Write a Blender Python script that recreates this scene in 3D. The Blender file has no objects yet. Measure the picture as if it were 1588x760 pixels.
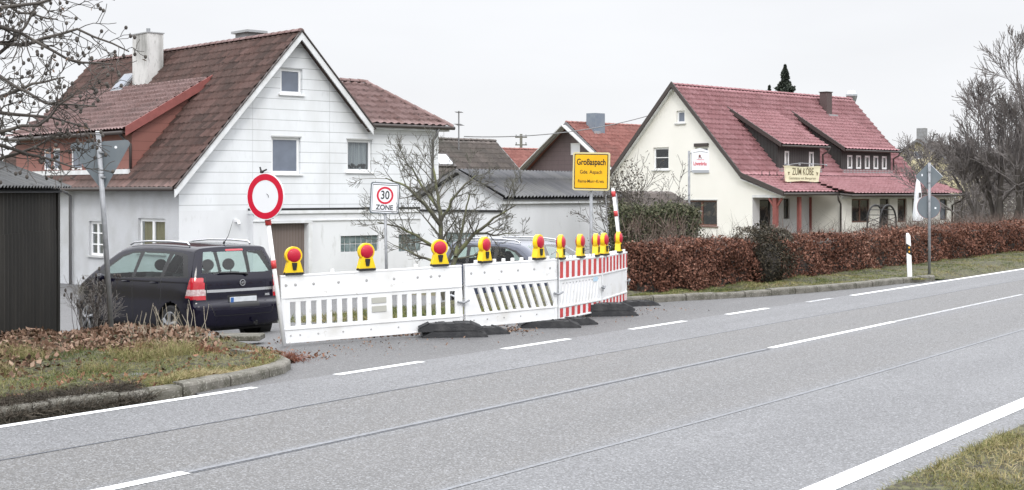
import bpy, math, random
import numpy as np
from mathutils import Vector, Matrix
R = math.radians
scene = bpy.context.scene
COL = scene.collection

# ------------------------------------------------------------------ camera
cam_d = bpy.data.cameras.new('camera')
cam = bpy.data.objects.new('camera', cam_d); COL.objects.link(cam)
cam.location = (0, 0, 2.0); cam.rotation_euler = (R(90), 0, 0)
cam_d.sensor_width = 36; cam_d.lens = 48.74; cam_d.shift_y = -0.0523
cam_d.clip_start = 0.1; cam_d.clip_end = 3000
scene.camera = cam

# ------------------------------------------------------------------ sky, sun, exposure
SUN_EL, SUN_AZ = 38, 176          # azimuth measured clockwise from +Y
w = bpy.data.worlds.new('World'); scene.world = w; w.use_nodes = True
nt = w.node_tree; nt.nodes.clear()
N = nt.nodes.new; L = nt.links.new
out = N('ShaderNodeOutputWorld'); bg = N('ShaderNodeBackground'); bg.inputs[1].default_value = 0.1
sky = N('ShaderNodeTexSky'); sky.sky_type = 'NISHITA'; sky.sun_disc = False
sky.sun_elevation = R(SUN_EL); sky.sun_rotation = R(SUN_AZ)
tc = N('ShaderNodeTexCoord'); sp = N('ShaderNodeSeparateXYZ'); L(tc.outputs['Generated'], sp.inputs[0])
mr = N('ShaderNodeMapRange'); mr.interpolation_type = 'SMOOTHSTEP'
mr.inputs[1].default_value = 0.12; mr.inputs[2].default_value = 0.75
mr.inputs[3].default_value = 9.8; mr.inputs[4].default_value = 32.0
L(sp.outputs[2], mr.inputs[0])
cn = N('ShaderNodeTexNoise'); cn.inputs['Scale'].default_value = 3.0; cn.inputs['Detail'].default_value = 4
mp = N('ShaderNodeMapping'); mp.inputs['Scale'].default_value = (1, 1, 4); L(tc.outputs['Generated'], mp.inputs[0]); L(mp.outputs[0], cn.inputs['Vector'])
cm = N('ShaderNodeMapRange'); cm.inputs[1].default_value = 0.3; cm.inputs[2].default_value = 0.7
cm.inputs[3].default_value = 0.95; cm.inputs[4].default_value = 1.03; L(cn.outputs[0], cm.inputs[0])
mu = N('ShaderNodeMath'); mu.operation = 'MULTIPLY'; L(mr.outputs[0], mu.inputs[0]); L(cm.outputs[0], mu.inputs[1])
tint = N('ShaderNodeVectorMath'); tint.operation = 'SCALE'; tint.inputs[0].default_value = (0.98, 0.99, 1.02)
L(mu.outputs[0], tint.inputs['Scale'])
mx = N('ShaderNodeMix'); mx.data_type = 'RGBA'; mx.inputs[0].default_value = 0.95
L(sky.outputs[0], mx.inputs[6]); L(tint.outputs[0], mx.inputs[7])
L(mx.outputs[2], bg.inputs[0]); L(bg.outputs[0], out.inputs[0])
sd = bpy.data.lights.new('sun', 'SUN'); sd.energy = 1.1; sd.angle = R(14); sd.color = (1.0, 0.96, 0.9)
sun = bpy.data.objects.new('sun', sd); COL.objects.link(sun)
az = R(SUN_AZ); el = R(SUN_EL)
sdir = Vector((math.sin(az)*math.cos(el), math.cos(az)*math.cos(el), math.sin(el)))
sun.rotation_euler = sdir.to_track_quat('Z', 'Y').to_euler()
scene.view_settings.view_transform = 'Standard'; scene.view_settings.look = 'None'
scene.view_settings.gamma = 1; scene.view_settings.use_curve_mapping = False
scene.view_settings.exposure = 0.0
scene.cycles.max_bounces = 6; scene.cycles.transparent_max_bounces = 12
scene.cycles.use_denoising = True

# ------------------------------------------------------------------ materials
def mat(name, c, rough=.8, c2=None, ns=3., lo=.35, hi=.65, bump=0., bs=40., metal=0., var=None, spec=.5,
        coat=0., c3=None, ns3=40., lo3=.55, hi3=.7, stretch=(1, 1, 1), detail=6, bstretch=None):
    m = bpy.data.materials.new(name); m.use_nodes = True
    t = m.node_tree; b = t.nodes['Principled BSDF']
    n = t.nodes.new; l = t.links.new
    b.inputs['Roughness'].default_value = rough; b.inputs['Metallic'].default_value = metal
    b.inputs['Specular IOR Level'].default_value = spec; b.inputs['Coat Weight'].default_value = coat
    b.inputs['Coat Roughness'].default_value = .05
    b.inputs['Base Color'].default_value = (*c, 1)
    tcn = n('ShaderNodeTexCoord'); mpn = n('ShaderNodeMapping'); mpn.inputs['Scale'].default_value = stretch
    l(tcn.outputs['Object'], mpn.inputs[0])
    cur = None
    def mixc(fac, a, col):
        x = n('ShaderNodeMix'); x.data_type = 'RGBA'; l(fac, x.inputs[0])
        if a is None: x.inputs[6].default_value = (*c, 1)
        else: l(a, x.inputs[6])
        x.inputs[7].default_value = (*col, 1); return x.outputs[2]
    def noise(s, d, a, bb):
        q = n('ShaderNodeTexNoise'); q.inputs['Scale'].default_value = s; q.inputs['Detail'].default_value = d
        l(mpn.outputs[0], q.inputs['Vector'])
        r = n('ShaderNodeMapRange'); r.inputs[1].default_value = a; r.inputs[2].default_value = bb
        l(q.outputs[0], r.inputs[0]); return r.outputs[0]
    if var is not None:
        at = n('ShaderNodeAttribute'); at.attribute_name = 'var'
        rp = n('ShaderNodeValToRGB'); e = rp.color_ramp.elements
        e[0].color = (*c, 1); e[-1].color = (*var[-1], 1)
        for i, cc in enumerate(var[:-1]):
            x = e.new((i+1)/len(var)); x.color = (*cc, 1)
        l(at.outputs['Fac'], rp.inputs[0]); cur = rp.outputs[0]
    if c2: cur = mixc(noise(ns, detail, lo, hi), cur, c2)
    if c3: cur = mixc(noise(ns3, 3, lo3, hi3), cur, c3)
    if cur is not None: l(cur, b.inputs['Base Color'])
    if bump:
        q = n('ShaderNodeTexNoise'); q.inputs['Scale'].default_value = bs; q.inputs['Detail'].default_value = 3
        if bstretch:
            m2 = n('ShaderNodeMapping'); m2.inputs['Scale'].default_value = bstretch
            l(tcn.outputs['Object'], m2.inputs[0]); l(m2.outputs[0], q.inputs['Vector'])
        else: l(mpn.outputs[0], q.inputs['Vector'])
        bp = n('ShaderNodeBump'); bp.inputs['Strength'].default_value = bump; bp.inputs['Distance'].default_value = .02
        l(q.outputs[0], bp.inputs['Height']); l(bp.outputs[0], b.inputs['Normal'])
    m['_cur'] = 0
    return m

def lines_mat(name, c, line, axis, pitch, width, c2, rough=.6, vert=None, off=0.):
    """cladding boards: joint lines every `pitch` along an axis (0,1,2); optional vertical joints (axis, pitch)"""
    m = mat(name, c, rough, c2=c2, ns=1.2, lo=.4, hi=.75, bump=.08, bs=60, c3=tuple(x*.93 for x in c), ns3=9., stretch=(1, 1, .35))
    t = m.node_tree; n = t.nodes.new; l = t.links.new; b = t.nodes['Principled BSDF']
    tcn = n('ShaderNodeTexCoord'); s = n('ShaderNodeSeparateXYZ'); l(tcn.outputs['Object'], s.inputs[0])
    def ln(ax, pt, wd, o):
        a = n('ShaderNodeMath'); a.operation = 'ADD'; l(s.outputs[ax], a.inputs[0]); a.inputs[1].default_value = 100*pt+o
        d = n('ShaderNodeMath'); d.operation = 'MODULO'; l(a.outputs[0], d.inputs[0]); d.inputs[1].default_value = pt
        k = n('ShaderNodeMath'); k.operation = 'LESS_THAN'; l(d.outputs[0], k.inputs[0]); k.inputs[1].default_value = wd
        return k.outputs[0]
    f = ln(axis, pitch, width, off)
    if vert:
        g = ln(vert[0], vert[1], width*.6, vert[2]); mm = n('ShaderNodeMath'); mm.operation = 'MAXIMUM'
        l(f, mm.inputs[0]); l(g, mm.inputs[1]); f = mm.outputs[0]
    src = b.inputs['Base Color'].links[0].from_socket
    x = n('ShaderNodeMix'); x.data_type = 'RGBA'; l(f, x.inputs[0]); l(src, x.inputs[6]); x.inputs[7].default_value = (*line, 1)
    l(x.outputs[2], b.inputs['Base Color'])
    return m

def glass_mat(name, tint, gloss=.15, rough=.02):
    m = bpy.data.materials.new(name); m.use_nodes = True; t = m.node_tree; t.nodes.clear(); n = t.nodes.new; l = t.links.new
    o = n('ShaderNodeOutputMaterial'); tr = n('ShaderNodeBsdfTransparent'); tr.inputs[0].default_value = (*tint, 1)
    gl = n('ShaderNodeBsdfGlossy'); gl.inputs['Roughness'].default_value = rough
    lw = n('ShaderNodeLayerWeight'); lw.inputs[0].default_value = .5; fr = n('ShaderNodeMath'); fr.operation = 'POWER'; fr.inputs[1].default_value = 4.5; l(lw.outputs['Facing'], fr.inputs[0])
    ad = n('ShaderNodeMath'); ad.operation = 'ADD'; ad.inputs[1].default_value = gloss; l(fr.outputs[0], ad.inputs[0])
    mi = n('ShaderNodeMixShader'); l(ad.outputs[0], mi.inputs[0]); l(tr.outputs[0], mi.inputs[1]); l(gl.outputs[0], mi.inputs[2])
    l(mi.outputs[0], o.inputs[0]); return m

M = {}
M['white_metal'] = mat('white_metal', (.78, .79, .8), .45)
M['plastic_white'] = mat('plastic_white', (.78, .79, .80), .42, c2=(.60, .59, .56), ns=2.2, lo=.5, hi=.85, c3=(.5, .48, .44), ns3=14, lo3=.66, hi3=.8)
M['plastic_yellow'] = mat('plastic_yellow', (.84, .58, .01), .4, c2=(.66, .44, .01), ns=9, lo=.55, hi=.8)
M['lens_red'] = mat('lens_red', (.46, .004, .03), .32, spec=.4, coat=.15, bump=.35, bs=130)
M['black_plastic'] = mat('black_plastic', (.012, .012, .013), .5)
M['rubber'] = mat('rubber', (.022, .023, .026), .6, c2=(.06, .06, .062), ns=7, lo=.5, hi=.75, bump=.3, bs=50)
M['galv'] = mat('galvanised_steel', (.30, .31, .33), .5, c2=(.22, .23, .24), ns=12, metal=.35)
M['sign_grey'] = mat('sign_back_grey', (.13, .155, .175), .5, c2=(.17, .19, .205), ns=4, lo=.5, hi=.8)
M['sign_white'] = mat('sign_white', (.80, .82, .86), .35)
M['sign_red'] = mat('sign_red', (.58, .012, .04), .35)
M['sign_yellow'] = mat('sign_yellow', (.86, .48, .012), .35, c2=(.78, .42, .01), ns=3)
M['sign_black'] = mat('sign_black', (.015, .015, .015), .4)
M['gold_edge'] = mat('faded_yellow_edge', (.62, .55, .30), .5)
M['red_film'] = mat('red_film', (.60, .045, .05), .35, c2=(.48, .05, .05), ns=12)
M['frame_white'] = mat('window_frame_white', (.80, .81, .82), .4)
M['sill'] = mat('window_sill_grey', (.48, .49, .49), .6)
M['unlit_room'] = mat('unlit_room', (.03, .032, .036), .9)
M['glass'] = glass_mat('window_glass', (.8, .83, .85), .06)
M['glass_grey'] = mat('blue_grey_glass', (.16, .185, .235), .18, c2=(.13, .15, .19), ns=2, spec=.6)  # opaque panes with a blue-grey base colour, slightly mottled
M['glass_dark'] = mat('dark_window_glass', (.018, .02, .022), .06, spec=.7, c2=(.07, .06, .05), ns=3, lo=.5, hi=.62)
M['curtain'] = mat('curtain_cloth', (.62, .62, .6), .9, c2=(.42, .42, .42), ns=18, stretch=(1, 1, .05))
M['curtain_ochre'] = mat('curtain_ochre', (.50, .43, .25), .9, c2=(.38, .32, .18), ns=14, stretch=(1, 1, .05))
M['gutter'] = mat('gutter_metal', (.055, .045, .042), .5)
M['gutter_grey'] = mat('downpipe_grey', (.16, .16, .165), .5)
M['stone'] = mat('kerb_stone', (.165, .155, .135), .9, c2=(.075, .072, .055), ns=6, c3=(.26, .25, .22), ns3=45, bump=.5, bs=30)
M['bark'] = mat('bark', (.085, .075, .062), .9, c2=(.15, .15, .12), ns=9, bump=.4, bs=40)
M['bark_green'] = mat('mossy_bark', (.10, .095, .075), .9, c2=(.17, .18, .09), ns=4, lo=.45, hi=.6, bump=.3, bs=40)
M['bark_dark'] = mat('dark_bark', (.06, .052, .048), .9, c2=(.10, .09, .08), ns=3)

# ------------------------------------------------------------------ mesh helpers
def tag(o, label=None, cat=None, group=None, kind=None):
    if label: o['label'] = label
    if cat: o['category'] = cat
    if group: o['group'] = group
    if kind: o['kind'] = kind
    return o

def E(name, label, cat, loc=(0, 0, 0), rz=0., group=None, rx=0., ry=0.):
    o = bpy.data.objects.new(name, None); COL.objects.link(o); o.empty_display_size = .2
    o.location = loc; o.rotation_euler = (rx, ry, rz)
    return tag(o, label, cat, group)

def np_mesh(name, V, Fq, material, parent=None, var=None, smooth=False):
    """V (n,3), Fq (m,k) uniform polygons"""
    me = bpy.data.meshes.new(name); V = np.asarray(V, dtype=np.float32); Fq = np.asarray(Fq, dtype=np.int32)
    k = Fq.shape[1]
    me.vertices.add(len(V)); me.vertices.foreach_set('co', V.ravel())
    me.loops.add(Fq.size); me.loops.foreach_set('vertex_index', Fq.ravel())
    me.polygons.add(len(Fq)); me.polygons.foreach_set('loop_start', np.arange(0, Fq.size, k, dtype=np.int32))
    me.polygons.foreach_set('loop_total', np.full(len(Fq), k, dtype=np.int32))
    me.update(calc_edges=True); me.validate()
    if smooth: me.polygons.foreach_set('use_smooth', np.ones(len(me.polygons), dtype=bool))
    if var is not None and len(me.polygons) == len(Fq):
        a = me.attributes.new('var', 'FLOAT', 'FACE'); a.data.foreach_set('value', np.asarray(var, dtype=np.float32))
    me.materials.append(material)
    o = bpy.data.objects.new(name, me); COL.objects.link(o); o.parent = parent
    return o

class MB:
    def __init__(s): s.V = []; s.F = []; s.var = []; s.ch = []
    def add(s, V, F, M=None, var=0.):
        b = len(s.V); s.ch.append((b, len(s.F)))
        if M is not None: V = [tuple(M @ Vector(v)) for v in V]
        s.V += [tuple(v) for v in V]; s.F += [tuple(b+i for i in f) for f in F]; s.var += [var]*len(F); return s
    def box(s, x0, x1, y0, y1, z0, z1, M=None, var=0.):
        V = [(x, y, z) for z in (z0, z1) for y in (y0, y1) for x in (x0, x1)]
        return s.add(V, [(0, 2, 3, 1), (4, 5, 7, 6), (0, 1, 5, 4), (2, 6, 7, 3), (0, 4, 6, 2), (1, 3, 7, 5)], M, var)
    def quad(s, a, b, c, d, var=0.): return s.add([a, b, c, d], [(0, 1, 2, 3)], None, var)
    def prism(s, poly, y0, y1, M=None):
        """poly in (x,z), extruded along y"""
        n = len(poly); V = [(x, y0, z) for x, z in poly]+[(x, y1, z) for x, z in poly]
        F = [tuple(range(n)), tuple(range(2*n-1, n-1, -1))]+[(i, (i+1) % n, n+(i+1) % n, n+i) for i in range(n)]
        return s.add(V, F, M)
    def tube(s, pts, rr, n=8, M=None, cap=True):
        pts = [Vector(p) for p in pts]
        if not hasattr(rr, '__len__'): rr = [rr]*len(pts)
        V = []; F = []; up = None
        for i, p in enumerate(pts):
            d = (pts[min(i+1, len(pts)-1)]-pts[max(i-1, 0)])
            if d.length < 1e-9: d = Vector((0, 0, 1))
            d.normalize()
            if up is None: up = d.orthogonal()
            a = (up-d*up.dot(d)); a = a.normalized() if a.length > 1e-6 else d.orthogonal().normalized()
            up = a; b = d.cross(a)
            for k in range(n):
                th = 2*math.pi*k/n; V.append(p+(a*math.cos(th)+b*math.sin(th))*rr[i])
        for i in range(len(pts)-1):
            for k in range(n):
                F.append((i*n+k, i*n+(k+1) % n, (i+1)*n+(k+1) % n, (i+1)*n+k))
        if cap and n > 3: F += [tuple(range(n-1, -1, -1)), tuple(range((len(pts)-1)*n, len(pts)*n))]
        return s.add(V, F, M)
    def disc_y(s, cx, cz, y0, y1, r, n=32, M=None, r2=None):
        """solid disc with its axis along y; r2: radius at y1"""
        r2 = r if r2 is None else r2
        V = [(cx+r*math.cos(2*math.pi*k/n), y0, cz+r*math.sin(2*math.pi*k/n)) for k in range(n)]
        V += [(cx+r2*math.cos(2*math.pi*k/n), y1, cz+r2*math.sin(2*math.pi*k/n)) for k in range(n)]
        F = [tuple(range(n)), tuple(range(2*n-1, n-1, -1))]+[(k, (k+1) % n, n+(k+1) % n, n+k) for k in range(n)]
        return s.add(V, F, M)
    def ring_y(s, cx, cz, y0, y1, ri, ro, n=40, M=None):
        V = []
        for y in (y0, y1):
            for r in (ri, ro):
                V += [(cx+r*math.cos(2*math.pi*k/n), y, cz+r*math.sin(2*math.pi*k/n)) for k in range(n)]
        F = []
        for k in range(n):
            j = (k+1) % n
            F += [(k, j, n+j, n+k), (2*n+k, 3*n+k, 3*n+j, 2*n+j), (k, 2*n+k, 2*n+j, j), (n+k, n+j, 3*n+j, 3*n+k)]
        return s.add(V, F, M)
    def ball(s, c, r, M=None, nu=12, nv=8):
        if not hasattr(r, '__len__'): r = (r, r, r)
        V = []; F = []
        for j in range(nv+1):
            ph = math.pi*j/nv
            for i in range(nu):
                th = 2*math.pi*i/nu
                V.append((c[0]+r[0]*math.sin(ph)*math.cos(th), c[1]+r[1]*math.sin(ph)*math.sin(th), c[2]+r[2]*math.cos(ph)))
        for j in range(nv):
            for i in range(nu): F.append((j*nu+i, (j+1)*nu+i, (j+1)*nu+(i+1) % nu, j*nu+(i+1) % nu))
        return s.add(V, F, M)
    def build(s, name, material, parent=None, smooth=False, bevel=0., label=None, cat=None, group=None, kind=None, loc=None):
        me = bpy.data.meshes.new(name); me.from_pydata(s.V, [], s.F)
        if any(s.var) and len(me.polygons) == len(s.F):
            a = me.attributes.new('var', 'FLOAT', 'FACE'); a.data.foreach_set('value', s.var)
        if smooth:
            for p in me.polygons: p.use_smooth = True
        me.update()
        me.materials.append(material if not isinstance(material, str) else M[material])
        o = bpy.data.objects.new(name, me); COL.objects.link(o); o.parent = parent
        if loc: o.location = loc
        if bevel:
            b = o.modifiers.new('bevel', 'BEVEL'); b.width = bevel; b.segments = 2; b.limit_method = 'ANGLE'; b.angle_limit = R(40)
        return tag(o, label, cat, group, kind)

def each(m, name, material, parent=None, **kw):
    """every added piece becomes an object of its own"""
    ends = m.ch[1:]+[(len(m.V), len(m.F))]; r = []
    for (v0, f0), (v1, f1) in zip(m.ch, ends):
        q = MB(); q.add(m.V[v0:v1], [tuple(i-v0 for i in f) for f in m.F[f0:f1]]); r.append(q.build(name, material, parent, **kw))
    return r
def frame_m(o, ang):  return Matrix.Translation(o) @ Matrix.Rotation(R(ang), 4, 'Z')
SWAP = Matrix(((0, 1, 0, 0), (1, 0, 0, 0), (0, 0, 1, 0), (0, 0, 0, 1)))     # facade x -> local y, inward -> local x

def text(s, parent, M4, height, width=None, material='sign_black', ext=.0015, name='lettering', bold=0.):
    """M4: text plane matrix (x right, y up)"""
    c = bpy.data.curves.new(name, 'FONT'); c.body = s; c.align_x = 'CENTER'; c.align_y = 'CENTER'; c.extrude = ext; c.offset = bold
    c.size = 1.0; c.materials.append(M[material])
    o = bpy.data.objects.new(name, c); COL.objects.link(o)
    bpy.context.view_layer.update(); d = o.dimensions
    sx = (width/d.x) if width else height/.72
    me = bpy.data.meshes.new_from_object(o.evaluated_get(bpy.context.evaluated_depsgraph_get()))
    me.transform(Matrix.Diagonal((sx, height/.72, 1, 1))); bpy.data.objects.remove(o); bpy.data.curves.remove(c)
    o = bpy.data.objects.new(name, me); COL.objects.link(o)
    o.parent = parent; o.matrix_local = M4
    return o
TXT = Matrix(((1, 0, 0, 0), (0, 0, -1, 0), (0, 1, 0, 0), (0, 0, 0, 1)))     # text lies in the xz plane facing -y

# ------------------------------------------------------------------ terrain
DX, DY = .5895, .8078
def st(x, y): return x*DX+y*DY, -x*DY+y*DX
def xy(s, t): return s*DX-t*DY, s*DY+t*DX
def sm(a, b, v):
    v = np.clip((np.asarray(v, float)-a)/(b-a), 0, 1); return v*v*(3-2*v)
def zs(s, t):
    z = np.interp(t, [-80, 3.3, 12.4, 14, 19, 32, 60, 110], [-.3, 0, 0, -.08, -.58, -1.0, -1.5, -1.5])
    x, y = xy(s, t)
    return z+9*sm(120, 260, np.hypot(x, y))*sm(0, 40, x)+3*sm(140, 400, np.hypot(x, y))
def H(x, y):
    s, t = st(x, y); return float(zs(s, t))
KL = [(-60, 10.72), (7.1, 10.72), (9.1, 10.6), (10.1, 10.75), (10.8, 10.97), (11.2, 11.25), (11.42, 11.6), (11.52, 12.0), (11.58, 12.5)]      # left kerb foot (s,t)
KR = [(21.0, 12.85), (21.5, 12.76), (22.8, 12.15), (24.1, 11.7), (25.4, 11.38), (27.2, 11.08), (29.4, 10.88), (30.6, 10.62)]
RN = np.random.default_rng(7)
def wob(x, y): return .03*np.sin(x*2.1+y*1.3)+.025*np.sin(x*4.7-y*3.9)+.015*np.sin(x*9.1+y*11)
def z_left(s, t):       # left verge
    tk = np.interp(s, [k[0] for k in KL], [k[1] for k in KL]); e = sm(0, .5, t-tk)
    zv = .085-(t-10.8)*.020+wob(s, t)*e
    zv = zv+.07*np.exp(-((s-11.3)**2/3.5+(t-15.9)**2/1.8))-.06*sm(9, 13, s)*sm(14, 17, t)
    sl_ = np.interp(t, [11.2, 13, 16.0, 18], [11.42, 12.0, 13.6, 13.8])
    wl = (1-sm(0, .75, s-sl_)*sm(11.2, 11.7, t))*(1-sm(17.0, 18.6, t))*(1-sm(11.43, 11.6, s)*(1-sm(12.0, 12.7, t)))
    return (zs(s, t)-.015)*(1-wl)+zv*wl
def z_right(s, t):
    k = sm(21.2, 22.4, s)*sm(13.0, 13.8, t)+(1-sm(13.0, 13.8, t)); ed = np.where(s > 29.4, sm(10.5, 11.1, t), 1.)
    ed = 1-(1-ed)*sm(29.6, 31.5, s)
    return k*ed*_zr(s, t)+(1-k)*(zs(s, t)-.02)+(1-ed)*.002
def _zr(s, t):
    return (zs(s, t)-.01)*sm(15.2, 20, t)+(.085+wob(s, t)*.7*sm(0, .6, t-10.9))*(1-sm(15.2, 20, t))
def sheet(name, S, T, zf, material, label=None, cat=None, kind='structure'):
    SS, TT = np.meshgrid(S, T, indexing='ij') if np.ndim(T) == 1 else (np.repeat(np.asarray(S)[:, None], T.shape[1], 1), T)
    Z = zf(SS, TT); X, Y = xy(SS, TT); n, k = SS.shape
    V = np.stack([X, Y, Z*np.ones_like(X)], -1).reshape(-1, 3); I = np.arange(n*k).reshape(n, k)
    Fq = np.stack([I[:-1, :-1], I[1:, :-1], I[1:, 1:], I[:-1, 1:]], -1).reshape(-1, 4)
    o = np_mesh(name, V, Fq, material, smooth=True); return tag(o, label, cat, None, kind)
# ================================================================== GROUND, ROAD, KERBS
M['soil'] = mat('grassy_soil', (.055, .05, .028), .95, c2=(.035, .03, .022), ns=2.5, c3=(.10, .10, .045), ns3=14, lo3=.45, hi3=.6, bump=.6, bs=20)
M['far_grass'] = mat('meadow_ground', (.085, .09, .04), .95, c2=(.12, .10, .06), ns=.2, bump=.3, bs=6)

def asphalt(name, base, dark, warm=None):
    m = bpy.data.materials.new(name); m.use_nodes = True; t = m.node_tree; n = t.nodes.new; l = t.links.new
    b = t.nodes['Principled BSDF']; b.inputs['Roughness'].default_value = .62; b.inputs['Specular IOR Level'].default_value = .4
    tcn = n('ShaderNodeTexCoord'); mp = n('ShaderNodeMapping'); mp.inputs['Rotation'].default_value = (0, 0, -math.atan2(DY, DX))
    l(tcn.outputs['Object'], mp.inputs[0])           # x = along the road, y = across
    sep = n('ShaderNodeSeparateXYZ'); l(mp.outputs[0], sep.inputs[0])
    def noise(s, d=4, vec=None, rough=.5):
        q = n('ShaderNodeTexNoise'); q.inputs['Scale'].default_value = s; q.inputs['Detail'].default_value = d
        q.inputs['Roughness'].default_value = rough
        l(vec or mp.outputs[0], q.inputs['Vector']); return q.outputs[0]
    def rng(v, a, b_, c=0, d=1):
        r = n('ShaderNodeMapRange'); r.inputs[1].default_value = a; r.inputs[2].default_value = b_
        r.inputs[3].default_value = c; r.inputs[4].default_value = d; l(v, r.inputs[0]); return r.outputs[0]
    def mix(f, a, c):
        x = n('ShaderNodeMix'); x.data_type = 'RGBA'
        l(f, x.inputs[0]) if not isinstance(f, float) else setattr(x.inputs[0], 'default_value', f)
        l(a, x.inputs[6]) if not isinstance(a, tuple) else setattr(x.inputs[6], 'default_value', (*a, 1))
        l(c, x.inputs[7]) if not isinstance(c, tuple) else setattr(x.inputs[7], 'default_value', (*c, 1)); return x.outputs[2]
    def mth(op, a, c=None):
        x = n('ShaderNodeMath'); x.operation = op
        for i, v in enumerate((a, c)):
            if v is None: continue
            if isinstance(v, (int, float)): x.inputs[i].default_value = v
            else: l(v, x.inputs[i])
        return x.outputs[0]
    st_ = n('ShaderNodeMapping'); st_.inputs['Scale'].default_value = (.06, 1.1, 1); l(mp.outputs[0], st_.inputs[0])
    col = mix(rng(noise(1.6, 5, st_.outputs[0]), .35, .65), base, tuple(x*.80 for x in base))      # long tyre-worn bands
    col = mix(rng(noise(.55, 5), .42, .7), col, tuple(x*.78 for x in base))
    ystart = sep.outputs[1]
    if warm:                                                              # the older warmer strip between centre line and joint
        e = mth('ADD', ystart, mth('MULTIPLY', noise(.4, 2), .3))
        band = mth('MULTIPLY', rng(e, 7.85, 8.0), rng(e, 9.25, 9.35, 1, 0))
        band2 = mth('MULTIPLY', rng(e, 5.95, 6.15), rng(e, 7.6, 7.85, 1, 0))
        col = mix(mth('MULTIPLY', mth('MAXIMUM', band, mth('MULTIPLY', band2, .8)), .8), col, warm)
    trk = None
    for c_ in (4.75, 6.55, 8.45, 9.85):
        q = mth('SUBTRACT', mth('ADD', ystart, mth('MULTIPLY', noise(.25, 2), .35)), c_+.17); q = mth('POWER', 2.718, mth('MULTIPLY', mth('MULTIPLY', q, q), -9.)); trk = q if trk is None else mth('ADD', trk, q)
    if warm: col = mix(mth('MULTIPLY', trk, mth('MULTIPLY', noise(.8, 4), .36)), col, tuple(x*.55 for x in base))
    # stones
    vo = n('ShaderNodeTexVoronoi'); vo.inputs['Scale'].default_value = 85; l(mp.outputs[0], vo.inputs['Vector'])
    cs = n('ShaderNodeSeparateColor'); l(vo.outputs['Color'], cs.inputs[0])
    col = mix(rng(cs.outputs[0], .5, 1., 0, .8), col, tuple(min(1, x*1.75) for x in base))
    col = mix(rng(cs.outputs[1], .45, 1., 0, .85), col, dark)
    gr = noise(42, 3, None, .75)
    col = mix(rng(gr, .42, .25, 0, .55), col, dark)
    # dirt patches, dark spots
    col = mix(rng(noise(5, 5), .62, .8, 0, .35), col, dark)
    col = mix(rng(noise(23, 2), .73, .77, 0, .6), col, tuple(x*.5 for x in dark))
    l(col, b.inputs['Base Color'])
    bp = n('ShaderNodeBump'); bp.inputs['Strength'].default_value = .5; bp.inputs['Distance'].default_value = .006
    l(vo.outputs['Distance'], bp.inputs['Height']); l(bp.outputs[0], b.inputs['Normal'])
    return m
M['asphalt'] = asphalt('road_asphalt', (.170, .173, .181), (.07, .07, .07), (.115, .110, .103))
M['asphalt_side'] = asphalt('side_asphalt', (.125, .125, .128), (.055, .055, .055))
def paint(name, c, wear, a, b_):
    m = mat(name, c, .6, c2=wear, ns=30, lo=a, hi=b_, c3=tuple(x*.8 for x in c), ns3=5, lo3=.5, hi3=.75, bump=.2, bs=80); return m
M['paint'] = paint('road_paint', (.78, .79, .80), (.34, .34, .35), .57, .68)
M['paint_worn'] = paint('road_paint_worn', (.50, .51, .53), (.18, .183, .19), .42, .58)
M['seam_pale'] = paint('seam_pale', (.20, .21, .23), (.15, .152, .16), .45, .6)
M['seam_dark'] = paint('seam_dark', (.07, .078, .095), (.145, .15, .16), .45, .62)

S0 = np.concatenate([np.linspace(-80, 4, 22), np.arange(4.5, 40, .5), np.geomspace(40, 700, 40)])
T0 = np.concatenate([np.linspace(-80, 3.0, 12), np.arange(3.45, 34, .5), np.geomspace(34, 700, 45)])
sheet('ground', S0, T0, lambda s, t: zs(s, t)-.035, M['far_grass'], 'winter meadow and garden ground behind the street')
sheet('road', np.concatenate([np.linspace(-60, 60, 60), np.geomspace(61, 420, 20)]), np.linspace(3.42, 10.5, 8), lambda s, t: s*0+.004, M['asphalt'], 'grey asphalt country road')
# side street and forecourt, drops from the road towards the houses
ts = np.concatenate([np.arange(10.5, 14, .1), np.arange(14, 20, .5), np.arange(20, 42, 1.)])
Ss = np.linspace(0, 1, 24)
Tm, Sm_ = np.meshgrid(ts, Ss)
lo_s = np.interp(ts, [10.5, 12, 17, 24, 42], [9.2, 9.6, 10.2, 2., -6.]); hi_s = np.interp(ts, [10.5, 11.0, 11.7, 12.8, 13.2, 15, 20, 42], [31.5, 28.8, 25.2, 22.6, 22.2, 22.5, 27, 33.])
SSm = lo_s[None]+(hi_s-lo_s)[None]*Sm_
X, Y = xy(SSm, Tm); Z = zs(SSm, Tm)+.004
I = np.arange(X.size).reshape(X.shape)
tag(np_mesh('side_street', np.stack([X, Y, Z], -1).reshape(-1, 3), np.stack([I[:-1, :-1], I[1:, :-1], I[1:, 1:], I[:-1, 1:]], -1).reshape(-1, 4), M['asphalt_side'], smooth=True), 'worn grey side street sloping down behind the barriers', None, None, 'structure')
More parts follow.
